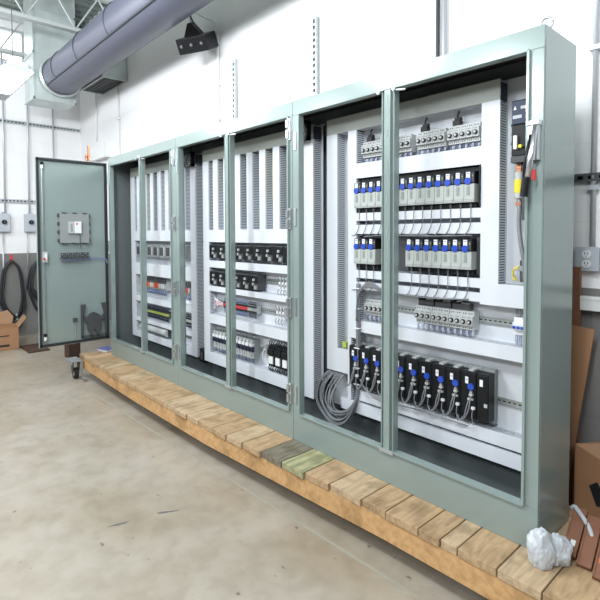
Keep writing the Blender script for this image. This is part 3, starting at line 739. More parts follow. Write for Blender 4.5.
# --- large black drives
def drive_big():
    t = thing('servo_drive', 'x', 'servo drive', at(0, 0)); w_ = 0.0405
    b = MB(); b.box(-w_, w_, -0.090, -0.03, 0.0, 0.232, 'black'); b.box(-w_ + .002, w_ - .002, -0.094, -0.090, 0.15, 0.225, 'black'); b.box(0.012, 0.036, -0.094, -0.090, 0.01, 0.10, 'black'); b.build('body', t, bevel=0.003)
    b = MB(); b.box(-w_, w_, -0.0295, 0, -0.02, 0.245, 'midgrey')
    for k in range(6): b.box(-w_ + 0.004 + k * 0.013, -w_ + 0.008 + k * 0.013, -0.06, -0.0295, -0.018, -0.001, 'midgrey')
    b.box(-0.006, 0.02, -0.08, -0.03, 0.2325, 0.240, 'lgrey'); b.build('heat_sink', t)
    b = MB(); b.cyl((0.016, -0.094, 0.160), (0.016, -0.102, 0.160), 0.0165, 'blue', 18); b.build('blue_cap', t)
    b = MB(); b.box(-0.015, 0.001, -0.0965, -0.0945, 0.172, 0.205, 'paper'); b.box(-0.012, -0.002, -0.097, -0.0965, 0.19, 0.193, 'blue'); b.build('name_tag', t)
    b = MB(); b.box(0.012, 0.030, -0.110, -0.094, 0.118, 0.128, 'lgrey'); b.box(0.002, 0.030, -0.105, -0.094, 0.095, 0.104, 'lgrey'); b.cyl((0.021, -0.094, 0.135), (0.021, -0.107, 0.135), 0.008, 'steel', 10); b.build('cable_plug', t)
    b = MB(); b.box(0.022, 0.039, -0.106, -0.094, 0.052, 0.064, 'paper'); b.build('side_plug', t)
    b = MB()
    b.tube(smooth_path([(0.019, -0.106, 0.118), (0.022, -0.120, 0.08), (0.015, -0.125, 0.04), (-0.005, -0.125, 0.005), (-0.030, -0.120, -0.01), (-0.045, -0.114, 0.012)]), 0.0032, 'wgrey', 6)
    b.tube(smooth_path([(0.008, -0.103, 0.095), (0.004, -0.117, 0.06), (-0.004, -0.121, 0.02), (-0.030, -0.115, -0.012)]), 0.0032, 'wgrey', 6)
    b.tube(smooth_path([(0.029, -0.103, 0.052), (0.031, -0.113, 0.02), (0.038, -0.109, -0.02)]), 0.0026, 'wgrey', 6); b.build('drive_cable', t)
    return t
db = drive_big()
for k in range(10):
    place(db, k, at(3.366 + k * 0.0828, 0.660), ORD[k] + ' big black servo drive in the bottom row, counted from the cable coil', 'black servo drives in the bottom row')
t = thing('power_supply_unit', 'plain black end unit without blue cap beside the tenth servo drive', 'power unit', at(4.1845, 0.660))
b = MB(); b.box(-0.030, 0.030, -0.090, -0.03, 0.0, 0.232, 'black'); b.box(-0.028, 0.028, -0.094, -0.090, 0.04, 0.225, 'black'); b.build('body', t, bevel=0.003)
b = MB(); b.box(-0.030, 0.030, -0.0295, 0, -0.02, 0.245, 'midgrey'); b.build('heat_sink', t)
b = MB(); b.box(-0.013, 0.003, -0.0965, -0.0945, 0.172, 0.205, 'paper'); b.build('name_tag', t)
b = MB(); b.box(0.010, 0.026, -0.0965, -0.0945, 0.075, 0.092, 'lgrey'); b.build('rating_plate', t)
b = MB()
for k in range(4):
    b.tube(smooth_path([(3.42, 0.19 - k * .006, 0.70), (3.46, 0.165, 0.655 + k * .004), (3.6, 0.135 - k * 0.005, 0.645 - k * 0.004), (3.9, 0.13, 0.642 + k * 0.003), (4.06, 0.135, 0.640), (4.12, 0.165, 0.626)], 8), 0.0035, 'wgrey', 6)
o = b.build('cable_run'); tag(o, 'grey cables lying in front of the lower edge of the black servo drives', 'cables')

# --- motor protectors
def breaker():
    t = thing('circuit_breaker', 'x', 'circuit breaker', at(0, 0)); w_ = 0.0162
    b = MB(); b.box(-w_, w_, -0.05, 0, 0, 0.092, 'lgrey'); b.box(-w_, w_, -0.066, -0.05, 0.022, 0.07, 'lgrey')
    for s in (-0.008, 0.004):
        b.box(s - 0.002, s + 0.004, -0.0508, -0.05, 0.078, 0.084, 'dark'); b.box(s - 0.002, s + 0.004, -0.0508, -0.05, 0.006, 0.012, 'dark')
    b.box(-0.009, 0.009, -0.0668, -0.066, 0.061, 0.066, 'midgrey'); b.build('body', t, bevel=0.0012)
    b = MB(); b.cyl((0, -0.066, 0.042), (0, -0.073, 0.042), 0.0115, 'black', 16); b.cyl((0, -0.073, 0.042), (0, -0.078, 0.042), 0.0065, 'lgrey', 10); b.build('rotary_knob', t)
    b = MB()
    for s in (-0.010, -0.003, 0.004, 0.011): b.tube([(s, -0.035, 0.003), (s + 0.001, -0.045, -0.015), (s, -0.040, -0.038)], 0.0018, 'wblue' if s < 0 else 'wwhite', 5)
    b.build('load_wires', t)
    return t
cb = breaker(); n = 0
top = [3.415 + k * 0.0345 for k in range(10)] + [3.797 + k * 0.0345 for k in range(5)] + [3.984 + k * 0.0345 for k in range(5)]
for k, xx in enumerate(top):
    place(cb, n, at(xx, 2.02), ORD[k] + ' grey breaker in the top row of breakers, from the open door', 'breakers in the top row'); n += 1
low = [3.44 + k * 0.033 for k in range(4)] + [3.794 + k * 0.033 for k in range(3)] + [3.897 + k * 0.033 for k in range(3)] + [4.0 + k * 0.033 for k in range(4)]
for k, xx in enumerate(low):
    place(cb, n, at(xx, 1.088), ORD[k] + ' grey breaker in the row above black drives, from the open door', 'breakers in the lower row'); n += 1
def plug(x, z, label):
    t = thing('feeder_plug', label, 'plug', at(x, z), 'black feeder plugs on the breaker rows')
    b = MB(); b.box(-0.02, 0.02, -0.045, -0.012, 0, 0.028, 'black'); b.box(-0.012, 0.022, -0.04, -0.018, 0.028, 0.042, 'black'); b.build('plug_body', t, bevel=0.002)
    b = MB(); b.tube([(0, -0.03, 0.04), (0.002, -0.03, 0.058), (0.004, -0.02, 0.075)], 0.005, 'wblack', 6); b.build('plug_cable', t)
for x_, l_ in ((3.44, 'black feeder plug on the top breakers nearest the open door end'), (3.815, 'black feeder plug at the middle of the top breaker row'), (4.005, 'black feeder plug near the end of the top breaker row')): plug(x_, 2.113, l_)
# black busbar covers over the lower breakers
for x0_, l_ in ((3.781, 'black busbar cover over the first three exposed lower breakers'), (3.884, 'black busbar cover in the middle of the lower breaker row'), (3.987, 'black busbar cover toward the main disconnect')):
    t = thing('busbar_cover', l_, 'busbar cover', at(x0_, 1.181), 'busbar covers above the lower breakers')
    b = MB(); b.box(0, 0.095, -0.035, 0, 0, 0.03, 'dark'); b.box(0.003, 0.04, -0.04, -0.002, 0.03, 0.046, 'black'); b.box(0.045, 0.09, -0.032, -0.002, 0.03, 0.04, 'midgrey'); b.build('cover_body', t, bevel=0.002)
# two small white/blue breakers beside the disconnect
for k in range(3):
    t = thing('miniature_breaker', ORD[k] + ' small white breaker with blue levers beside the enclosure side', 'breaker', at(4.32 + k * 0.0182, 1.10), 'small white breakers')
    b = MB(); b.box(-0.0088, 0.0088, -0.045, 0, 0, 0.08, 'paper'); b.box(-0.0088, 0.0088, -0.06, -0.045, 0.022, 0.058, 'paper'); b.build('body', t)
    b = MB(); b.box(-0.006, 0.006, -0.068, -0.06, 0.03, 0.042, 'blue'); b.build('lever', t)
    b = MB()
    for s in (-0.004, 0.004): b.tube([(s, -0.03, 0.075), (s, -0.035, 0.10), (s, -0.03, 0.128)], 0.0018, 'wgrey', 5); b.tube([(s, -0.03, 0.004), (s, -0.035, -0.02), (s, -0.03, -0.05)], 0.0018, 'wblue', 5)
    b.build('breaker_wires', t)
# grey cable bunches feeding from the drives to the vertical run
b = MB()
for k in range(5):
    b.tube(smooth_path([(4.10 - k * 0.08, 0.196, 1.245 - k * .004), (3.9 - k * 0.05, 0.188, 1.232), (3.6, 0.185 - k * .004, 1.235 + k * 0.004), (3.47, 0.185, 1.262 + k * .006), (3.405, 0.182 - k * .003, 1.20), (3.393, 0.182 - k * .004, 1.05)], 7), 0.0032, 'wgrey', 6)
o = b.build('cable_harness'); tag(o, 'thin grey cables gathered below the lower small drives and turning down', 'cables')
b = MB()
for k in range(5):
    b.tube(smooth_path([(4.12 - k * 0.1, 0.186, 1.560 + k * .002), (3.9, 0.18 - k * .003, 1.556), (3.6, 0.18 - k * .003, 1.560), (3.45, 0.18 - k * .003, 1.552)], 7), 0.0025, 'wgrey', 6)
o = b.build('cable_harness'); tag(o, 'thin grey cables gathered between the two rows of small drives', 'cables')

# --- coiled bundle and vertical run
t = thing('cable_bundle', 'large looped bundle of grey cables hanging at the bottom of the drive bay', 'cable bundle', (3.3, 0.19, 0.40))
rnd = random.Random(4); b = MB()
for k in range(16):
    a = k / 15.0; ox = -0.165 + 0.08 * a; d_ = rnd.uniform(-0.012, 0.012); yy = rnd.uniform(-0.05, 0.01)
    sx = -0.150 + 0.135 * a
    b.tube(smooth_path([(sx, 0.07, 0.30 + d_), (sx - 0.035, 0.03, 0.285), (ox - 0.055 + .3 * a * 0.2, yy + .01, 0.21 - .02 * a), (ox - 0.04 + .05 * a, yy - 0.02, 0.10 + 0.045 * a), (-0.085 + .02 * a, yy - 0.03, 0.012 + 0.075 * a + d_), (0.0, yy - 0.02, 0.010 + 0.075 * a + d_), (0.06, yy, 0.07 + 0.05 * a), (0.088 + d_ * .5, -0.003 + d_ * .6, 0.20), (0.090 + d_ * .7, -0.002 + d_ * .6, 0.32)], 6), 0.0042, 'wgrey', 6)
b.build('cable_loops', t)
b = MB()
for k in range(9):
    u, v = rnd.uniform(-0.012, 0.012), rnd.uniform(-0.010, 0.006)
    b.tube(smooth_path([(0.090 + u, v, 0.30), (0.090 + u, v, 0.5), (0.092 + u * .9, v, 0.70), (0.091 + u, v, 0.87)], 4), 0.0042, 'wgrey', 6)
b.build('vertical_run', t)
for zz in (0.26, 0.36, 0.48, 0.60, 0.72, 0.84):
    b = MB(); b.box(0.070, 0.110, -0.017, 0.013, zz, zz + 0.005, 'paper'); b.build('cable_tie', t)

# --- main disconnect area
t = thing('main_disconnect', 'black main disconnect switch with white terminals inside the last bay', 'disconnect switch', (4.348, YP, 1.92))
b = MB(); b.box(-0.045, 0.058, -0.09, 0, 0.0, 0.25, 'black'); b.box(-0.04, 0.055, -0.10, -0.09, 0.14, 0.245, 'navy'); b.build('body', t, bevel=0.003)
b = MB(); b.box(-0.035, 0.005, -0.1015, -0.1, 0.165, 0.18, 'greybox'); b.prism([(-0.032, 0.205), (-0.018, 0.205), (-0.025, 0.222)], -0.1015, -0.1, 'paper'); b.box(0.0, 0.05, -0.1015, -0.1, 0.205, 0.218, 'lgrey'); b.build('rating_label', t)
b = MB(); b.box(-0.03, -0.015, -0.105, -0.09, 0.03, 0.09, 'paper'); b.cyl((0.0, -0.09, 0.04), (0.0, -0.105, 0.04), 0.008, 'yellow', 10); b.cyl((0.045, -0.1, 0.19), (0.045, -0.112, 0.19), 0.014, 'paper', 14); b.build('terminal', t)
b = MB(); b.box(-0.045, 0.058, -0.095, 0, -0.030, -0.002, 'dark'); b.box(0.02, 0.046, -0.097, -0.095, -0.028, -0.004, 'orange'); b.build('terminal_shield', t)
for k in range(5):
    t = thing('earth_terminal', ORD[k] + ' green earth terminal beside the main disconnect, from the top', 'terminal', (4.292, YP, 2.11 - k * 0.042), 'green earth terminals')
    b = MB(); b.box(-0.012, -0.001, -0.035, 0, 0, 0.034, 'green'); b.cyl((-0.006, -0.035, 0.02), (-0.006, -0.042, 0.02), 0.004, 'steel', 8); b.tube([(-0.006, -0.04, 0.015), (-0.01, -0.045, 0.0), (-0.006, -0.03, -0.012)], 0.003, 'green' if k % 2 else 'lgrey', 6); b.build('terminal_body', t)
for k, xx in enumerate((4.325, 4.400)):
    t = thing('power_fuse', ['yellow banded power fuse hanging below the main disconnect', 'second yellow banded fuse half hidden by the door frame'][k], 'fuse', (xx, YP - 0.05, 1.70), 'yellow banded fuses')
    b = MB(); b.cyl((0, 0, 0.03), (0, 0, 0.15), 0.021, 'lgrey', 18); b.build('fuse_body', t)
    b = MB(); b.cyl((0, 0, 0.055), (0, 0, 0.115), 0.0225, 'yellow', 18); b.build('yellow_band', t)
    b = MB(); b.box(-0.009, 0.009, -0.006, 0.006, 0.15, 0.19, 'copper'); b.box(-0.012, 0.012, -0.012, 0.05, 0.165, 0.178, 'copper'); b.build('fuse_blade', t)
    b = MB(); b.box(-0.009, 0.009, -0.006, 0.006, -0.01, 0.03, 'copper'); b.box(-0.012, 0.012, -0.012, 0.05, -0.002, 0.012, 'copper'); b.build('fuse_blade', t)
b = MB(); b.box(0, 0.04, -0.075, 0, 0, 0.25, 'dark'); o = b.build('fuse_base', loc=(4.346, YP, 1.63), bevel=0.003); tag(o, 'dark fuse base block between the two yellow fuses', 'fuse base')
t = thing('power_cable', 'thick dark cable dropping from the fuse to the lower lug', 'cable', (4.329, YP - 0.05, 1.35))
b = MB(); b.tube(smooth_path([(-0.002, 0, 0.34), (0.0, -0.01, 0.26), (0.015, -0.02, 0.17), (0.03, -0.02, 0.09), (0.03, -0.005, 0.0)]), 0.010, 'wgrey', 10); b.build('cable_sheath', t)
b = MB(); b.cyl((-0.002, 0, 0.335), (-0.002, 0, 0.375), 0.012, 'steel', 10); b.build('cable_lug', t)
t = thing('lower_terminal_block', 'dark terminal block with yellow wires above the lower duct', 'terminal block', (4.365, YP, 1.345))
b = MB(); b.box(-0.03, 0.04, -0.06, 0, 0, 0.10, 'dark'); b.box(-0.035, -0.01, -0.065, -0.02, 0.05, 0.075, 'midgrey'); b.build('block_body', t, bevel=0.002)
b = MB()
for k in range(4): b.tube(smooth_path([(-0.03, -0.05, 0.05 + k * .008), (-0.055, -0.055, 0.06), (-0.065, -0.05, 0.03 - k * .004), (-0.04, -0.055, 0.005)]), 0.004, 'yellow' if k % 2 else 'clearpc', 6)
b.build('yellow_wires', t)

# --- fans
def fan(x, z, label, y0=0.165):
    t = thing('cooling_fan', label, 'fan', (x, y0, z), 'small black fans near the tops of the bays')
    b = MB(); s = 0.062
    for a in ((-s, s, -s, -s + .008), (-s, s, s - .008, s), (-s, -s + .008, -s, s), (s - .008, s, -s, s)): b.box(a[0], a[1], -0.02, 0.02, a[2], a[3], 'black')
    for sx in (-1, 1):
        for sz in (-1, 1): b.box(min(sx * s, sx * (s - .02)), max(sx * s, sx * (s - .02)), -0.02, 0.02, min(sz * s, sz * (s - .02)), max(sz * s, sz * (s - .02)), 'black')
    b.torus((0, 0, 0), s - 0.005, 0.004, 'black', 'y', 24, 6); b.box(-s, s, 0.018, 0.03, s - .004, s, 'black'); b.cyl((0, 0.02, s - .004), (0, 0.02, H1 - 0.0095 - z), 0.004, 'black', 6); b.build('fan_frame', t)
    b = MB(); b.cyl((0, -0.015, 0), (0, 0.01, 0), 0.018, 'dark', 16)
    for k in range(7):
        X = Matrix.Rotation(k * 2 * math.pi / 7, 4, 'Y') @ Matrix.Translation((0.032, 0, 0)) @ Matrix.Rotation(0.6, 4, 'X'); b.box(-0.016, 0.016, -0.001, 0.001, -0.010, 0.010, 'dark', X=X)
    b.build('fan_rotor', t)
    b = MB(); 
    for r_ in (0.052, 0.038, 0.022): b.torus((0, -0.022, 0), r_, 0.0018, 'rail', 'y', 20, 5)
    b.build('finger_guard', t)
fan(1.445, 2.228, 'small black fan at the top of the post between the first and middle bays')
fan(2.925, 2.243, 'small black fan at the top of the post between the middle and last bays')

# --- dark controller modules (middle bay rows A and B; first bay row)
def controller():
    t = thing('controller_module', 'x', 'controller module', at(0, 0)); w_ = 0.0535
    b = MB(); b.box(-w_, w_, -0.075, 0, 0, 0.115, 'dark'); b.box(-w_ + .002, -0.006, -0.082, -0.075, 0.004, 0.11, 'black'); b.box(0.004, w_ - .002, -0.079, -0.075, 0.05, 0.11, 'black'); b.build('body', t, bevel=0.002)
    b = MB(); b.box(0.006, 0.022, -0.092, -0.079, 0.07, 0.088, 'lgrey'); b.box(-0.002, 0.010, -0.09, -0.075, 0.035, 0.055, 'lgrey'); b.build('connector', t)
    b = MB(); b.box(0.012, 0.045, -0.083, -0.075, 0.006, 0.034, 'midgrey'); b.build('lower_flap', t)
    return t
cm = controller(); n = 0
for k in range(9):
    place(cm, n, at(1.775 + k * 0.1225, 1.368), ORD[k] + ' dark controller in the upper row of the middle bay, from the open door', 'dark controllers of the middle bay, upper row'); n += 1
for k in range(6):
    place(cm, n, at(1.775 + k * 0.1125, 1.145), ORD[k] + ' dark controller in the second row of the middle bay, from the open door', 'dark controllers of the middle bay, second row'); n += 1
def controller_grey():
    t = thing('input_module', 'x', 'input module', at(0, 0)); w_ = 0.06
    b = MB(); b.box(-w_, w_, -0.07, 0, 0, 0.12, 'midgrey'); b.box(-w_ + .005, w_ - .03, -0.074, -0.07, 0.02, 0.10, 'dark'); b.build('body', t, bevel=0.002)
    b = MB(); b.box(w_ - 0.024, w_ - 0.006, -0.08, -0.07, 0.02, 0.1, 'lgrey'); b.build('terminal_strip', t)
    return t
im = controller_grey()
for k in range(8): place(im, k, at(0.30 + k * 0.134, 1.34), ORD[k] + ' grey input module in the first bay, counted from the open door', 'grey input modules in the first bay')

# --- terminal strips in the upper compartments
def term_strip(x, z0_, z1_, col, label, wires):
    t = thing('terminal_strip', label, 'terminal strip', at(x, z0_), 'narrow terminal strips between the vertical ducts')
    b = MB(); h = z1_ - z0_; b.box(-0.014, 0.014, -0.03, 0, 0, h, col)
    k = 0.008
    while k < h - 0.006: b.box(-0.0142, 0.0142, -0.031, -0.03, k, k + 0.0015, 'dark'); k += 0.012
    b.build('strip_body', t)
    b = MB()
    for j, c in enumerate(wires): b.tube(smooth_path([(0.018 + j * .008, -0.02, 0.0), (0.020 + j * .008, -0.045, h * .3), (0.018 + j * 0.008, -0.045, h * .7), (0.019 + j * .008, -0.02, h)]), 0.0032, c, 5)
    b.build('strip_wires', t)
k = 0
wsets = [['wwhite'], ['brown', 'wgrey'], ['ygreen', 'wgrey'], ['wgrey', 'brown'], ['wwhite', 'ygreen'], ['wgrey'], ['yellow', 'brown'], ['wblack']]
for i in (0, 1):
    for k in range(7):
        xx = i * BAY + V0[k] + 0.07 + 0.045
        term_strip(xx, (1.66, 1.90, 1.66)[k % 3] if not (i == 1 and k == 5) else 1.84, 2.17, ('grey', 'midgrey', 'ygreen', 'lgrey')[(k + i) % 4],
                   '%s narrow terminal strip between ducts of the %s bay, from the open door' % (ORD[k], ['first', 'middle'][i]), wsets[(k + i) % 8])
t = thing('terminal_strip', 'tall narrow terminal strip beside the first duct of the drive bay', 'terminal strip', at(3.253, 0.87)); 
b = MB(); b.box(-0.004, 0.018, -0.03, 0, 0, 1.28, 'lgrey'); b.build('strip_body', t)
b = MB(); b.tube([(0.030, -0.05, 0.02), (0.030, -0.055, 0.6), (0.030, -0.05, 1.15)], 0.0035, 'wblack', 5); b.build('strip_wires', t)
b = MB(); b.box(-0.016, 0.016, -0.05, 0, 0, 0.035, 'ygreen'); o = b.build('earth_terminal', loc=at(3.245, 0.855)); tag(o, 'yellow-green earth terminal at the foot of the tall terminal strip', 'terminal', 'green earth terminals')

# --- first bay lower rows
def relay(colr):
    t = thing('interface_relay', 'x', 'relay', at(0, 0))
    b = MB(); b.box(-0.018, 0.018, -0.05, 0, 0, 0.085, 'grey'); b.build('socket', t)
    b = MB(); b.box(-0.015, 0.015, -0.075, -0.05, 0.022, 0.066, colr); b.build('relay_cap', t)
    b = MB(); b.box(-0.018, 0.018, -0.06, -0.05, 0.0665, 0.085, 'dark'); b.build('terminal', t)
    b = MB()
    for s in (-0.011, -0.003, 0.005, 0.013): b.tube([(s, -0.045, 0.002), (s + 0.002, -0.055, -0.02), (s, -0.045, -0.05)], 0.0022, 'wblue', 5); b.tube([(s, -0.045, 0.084), (s, -0.055, 0.10), (s, -0.04, 0.115)], 0.002, 'wblack', 5)
    b.build('relay_wires', t)
    return t
rr = relay('orange'); rg = relay('lgrey'); rd = relay('red'); used = {id(rr): 0, id(rg): 0, id(rd): 0}
pat = [rr, rr, rg, rr, rd, rr, rg, rg, rr, rd, rr, rg, rg, rg]
for k, pr in enumerate(pat):
    cn = {id(rr): 'orange', id(rg): 'grey', id(rd): 'red'}[id(pr)]
    place(pr, used[id(pr)], at(0.33 + k * 0.040, 1.01), ORD[k] + ' relay, %s capped, in the wired row of the first bay from the open door' % cn, 'coloured relays of the first bay'); used[id(pr)] += 1
for pr, l_ in ((rr, 'orange'), (rd, 'red'), (rg, 'grey')):
    pass
for k in range(4):
    place([rd, rr, rd, rg][k], 1, at(1.23 + k * 0.040, 1.01), ORD[k] + ' relay of the group beside the post of the first bay', 'coloured relays beside the first post')
def tblock_row(x0_, x1_, z, top_, mid, wirecol, label, name='terminal_block_row', hgt=0.06):
    t = thing(name, label, 'terminal blocks', at(x0_, z)); Lx = x1_ - x0_
    b = MB(); b.box(0, Lx, -0.04, 0, 0, hgt, top_); b.box(0, Lx, -0.05, -0.04, hgt * .3, hgt * .7, mid)
    k = 0.006
    while k < Lx: b.box(k, k + 0.0012, -0.0505, -0.04, 0.002, hgt - 0.002, 'dark'); k += 0.009
    b.build('terminal_blocks', t)
    b = MB(); k = 0.004
    while k < Lx - 0.004:
        b.tube([(k, -0.03, 0.004), (k + 0.002, -0.045, -0.015), (k, -0.035, -0.038)], 0.002, wirecol, 4)
        b.tube([(k, -0.03, hgt - 0.004), (k, -0.045, hgt + 0.012), (k, -0.035, hgt + 0.03)], 0.002, wirecol, 4); k += 0.0095
    w2 = b.build('terminal_wires', t); w2['kind'] = 'stuff'
    return t
tblock_row(0.32, 0.90, 0.738, 'dark', 'ygreen', 'navy', 'yellow-green terminal block row low in the first bay')
tblock_row(1.20, 1.39, 0.738, 'midgrey', 'lgrey', 'navy', 'short grey terminal block row beside the post of the first bay')
t = thing('line_filter', 'rounded grey filter housing in the bottom row of the first bay', 'filter', at(0.32, 0.548))
b = MB(); b.box(0, 0.57, -0.05, 0, 0.0, 0.075, 'midgrey'); b.cyl((0, -0.05, 0.04), (0.57, -0.05, 0.04), 0.034, 'lgrey', 20); b.build('housing', t)
b = MB(); b.box(0.57, 0.59, -0.04, 0, 0.01, 0.06, 'dark'); b.build('end_cap', t)

# --- middle bay row C and D
tblock_row(1.88, 2.215, 0.955, 'midgrey', 'red', 'wblue', 'terminal block row with red plugs in the middle bay')
tblock_row(2.222, 2.33, 0.955, 'lgrey', 'grey', 'navy', 'grey end section of the red terminal row in the middle bay')
t = thing('wire_bundle', 'loose white wires at the start of the red terminal row', 'wires', at(1.73, 0.93))
rnd = random.Random(9); b = MB()
for k in range(12):
    z = 0.01 + k * 0.009; b.tube(smooth_path([(-0.02, -0.03, z), (0.02, -0.05, z + rnd.uniform(-.02, .02)), (0.07, -0.055, z * .5 + 0.03), (0.14, -0.045, 0.055 + rnd.uniform(-.01, .01))]), 0.003, 'wwhite' if k % 4 else 'red', 5)
b.build('wires', t)
for (x_, z_, l_, nm) in ((2.60, 0.955, 'white terminals with loose wires near the hinged post of the middle bay', 'c'), (2.63, 1.17, 'white terminals with loose wires beside the dark controllers', 'b')):
    t = thing('terminal_group', l_, 'terminals', at(x_, z_), 'white terminals with loose wires')
    for k in range(3):
        b = MB(); b.box(-0.03 + k * 0.035, -0.014 + k * 0.035, -0.045, 0, 0, 0.055, 'paper'); b.box(-0.028 + k * .035, -0.016 + k * .035, -0.05, -0.045, 0.02, 0.035, 'midgrey'); b.build('terminal', t)
    b = MB()
    for k in range(6):
        xx = -0.025 + k * 0.017; b.tube(smooth_path([(xx, -0.04, 0.05), (xx + 0.006, -0.055, 0.075), (xx - 0.004, -0.05, 0.09)]), 0.003, 'wwhite' if k % 2 else 'wgrey', 5); b.tube(smooth_path([(xx, -0.04, 0.004), (xx - 0.006, -0.055, -0.02), (xx + 0.003, -0.05, -0.045)]), 0.003, 'wwhite' if k % 2 else 'wgrey', 5)
    b.build('wires', t)
def plug_relay():
    t = thing('plug_in_relay', 'x', 'relay', at(0, 0)); w_ = 0.021
    b = MB(); b.box(-w_, w_, -0.05, 0, 0, 0.15, 'midgrey'); b.box(-w_ + .002, w_ - .002, -0.062, -0.05, 0.006, 0.055, 'lgrey'); b.box(-0.003, 0.003, -0.0625, -0.062, 0.02, 0.045, 'dark'); b.build('relay_base', t, bevel=0.0015)
    b = MB(); b.box(-w_ + .001, w_ - .001, -0.07, -0.05, 0.06, 0.095, 'navy'); b.box(-w_ + .003, -0.002, -0.072, -0.07, 0.066, 0.088, 'black'); b.build('relay_block', t)
    b = MB(); b.box(-w_ + .003, w_ - .006, -0.075, -0.05, 0.10, 0.122, 'paper'); b.box(-w_ + .003, w_ - .010, -0.065, -0.05, 0.126, 0.146, 'lgrey'); b.build('clear_cap', t)
    b = MB()
    for s in (-0.012, 0, 0.012): b.tube([(s, -0.04, 0.148), (s, -0.055, 0.17), (s, -0.04, 0.19)], 0.0028, 'wgrey', 5); b.tube([(s, -0.045, 0.004), (s, -0.05, -0.012), (s, -0.04, -0.03)], 0.0024, 'wblue', 5)
    b.build('relay_wires', t)
    return t
pr = plug_relay()
for k in range(12): place(pr, k, at(1.765 + k * 0.0475, 0.60), ORD[k] + ' plug-in relay low in the middle bay, counted from the open door', 'plug-in relays of the middle bay')
t = thing('earth_lug', 'small round metal earthing lug between relays and contactors', 'earthing lug', at(2.44, 0.665))
b = MB(); b.cyl((0, -0.05, 0.045), (0, 0, 0.045), 0.028, 'rail', 16); b.box(-0.012, 0.012, -0.03, 0, -0.03, 0.02, 'rail'); b.tube(smooth_path([(0.0, -0.05, 0.04), (-0.02, -0.06, 0.0), (-0.005, -0.06, -0.04), (0.02, -0.05, -0.08)]), 0.004, 'wwhite', 5); b.tube(smooth_path([(-0.01, -0.05, 0.06), (-0.05, -0.06, 0.03), (-0.06, -0.05, -0.01)]), 0.004, 'wgrey', 5); b.build('lug_body', t)
for k in range(3):
    t = thing('contactor', ORD[k] + ' black contactor with white front beside the hinged post', 'contactor', at(2.55 + k * 0.078, 0.60), 'black contactors in the middle bay')
    b = MB(); b.box(-0.036, 0.036, -0.075, 0, 0.0, 0.15, 'black'); b.box(-0.034, 0.034, -0.09, -0.075, 0.085, 0.13, 'black'); b.build('body', t, bevel=0.002)
    b = MB(); b.box(-0.026, 0.020, -0.083, -0.075, 0.02, 0.075, 'paper'); b.build('front_plate', t)
    b = MB()
    for s in (-0.022, 0, 0.022): b.tube(smooth_path([(s, -0.06, 0.148), (s, -0.075, 0.17), (s + .004, -0.06, 0.195)]), 0.004, 'wblack', 6); b.tube(smooth_path([(s, -0.07, 0.004), (s, -0.085, -0.01), (s + .004, -0.07, -0.035)]), 0.004, 'wblack', 6)
    b.build('power_wires', t)
# tangle of wires on the enclosure floor
for (x_, l_) in ((1.72, 'small black wire tangle on the enclosure floor of the middle bay'), (3.20, 'small black wire tangle on the enclosure floor of the drive bay')):
    rnd = random.Random(int(x_ * 10)); b = MB()
    for k in range(8):
        p = [(rnd.uniform(-.10, .10), rnd.uniform(-.04, .04), rnd.uniform(0.008, 0.10)) for _ in range(5)]; p[0] = (p[0][0], p[0][1], 0.006); p[-1] = (p[-1][0], p[-1][1], 0.006)
        b.tube(smooth_path(p, 5), 0.005, 'wblack' if k < 6 else 'lgrey', 6)
    o = b.build('wire_tangle', loc=(x_, 0.13, H0 + 0.010)); tag(o, l_, 'wires', 'wire tangles on the enclosure floor')
# black adapter blocks at the bottom of the posts between panels
for (x_, z_, l_) in ((1.545, 0.43, 'black box low between the first and middle panels'), (3.047, 0.47, 'black box low between the middle and drive panels')):
    b = MB(); b.box(-0.034, 0.034, 0, 0.12, 0, 0.12, 'black'); b.box(-0.012, 0.02, -0.006, 0, 0.03, 0.09, 'dark'); b.box(-0.03, 0.03, 0.12, D - 0.0095 - 0.21, 0.02, 0.1, 'black')
    o = b.build('adapter_box', loc=(x_, 0.21, z_), bevel=0.002); tag(o, l_, 'box', 'black boxes between the panels')
b = MB(); b.box(-0.022, 0.022, 0, 0.03, 0, 0.012, 'black'); o = b.build('cable_clip', loc=(1.545, 0.246, 1.50)); tag(o, 'small black clip across the slotted gap beside the middle panel', 'clip')

# ------------------------------------------------------------ pallet
t = thing('timber_pallet', 'long low timber skid of crosswise planks under the control enclosure', 'pallet', (0, 0, 0))
FRONT = [(-0.30, -0.240), (0.4, -0.262), (1.2, -0.280), (2.4, -0.285), (3.3, -0.245), (3.9, -0.215), (4.3, -0.212), (5.0, -0.210)]
def front_y(x):
    for (xa, ya), (xb_, yb2) in zip(FRONT, FRONT[1:]):
        if x <= xb_: return ya + (yb2 - ya) * (x - xa) / (xb_ - xa)
    return FRONT[-1][1]
b = MB(); b.prism([(x_, y_ + 0.006) for x_, y_ in FRONT[::-1]] + [(x_, y_ + 0.046) for x_, y_ in FRONT], 0.112, 0.2215, 'stringer', 'z'); o = b.build('stringer', t, bevel=0.003)
b = MB(); b.box(-0.27, 5.0, 0.16, 0.20, 0.112, 0.2215, 'stringer'); b.build('stringer', t, bevel=0.003)
b = MB(); b.box(-0.27, 5.0, 0.42, 0.46, 0.112, 0.2215, 'stringer'); b.build('stringer', t, bevel=0.003)
edges = [-0.28, -0.10, 0.13, 0.36, 0.55, 0.73, 0.89, 1.07, 1.26, 1.45, 1.63, 1.80, 1.98, 2.16, 2.32, 2.50, 2.66, 2.83, 3.008, 3.193, 3.375, 3.555, 3.765, 3.912, 4.093, 4.20, 4.28, 4.45, 4.62, 4.79, 4.97]
rnd = random.Random(11)
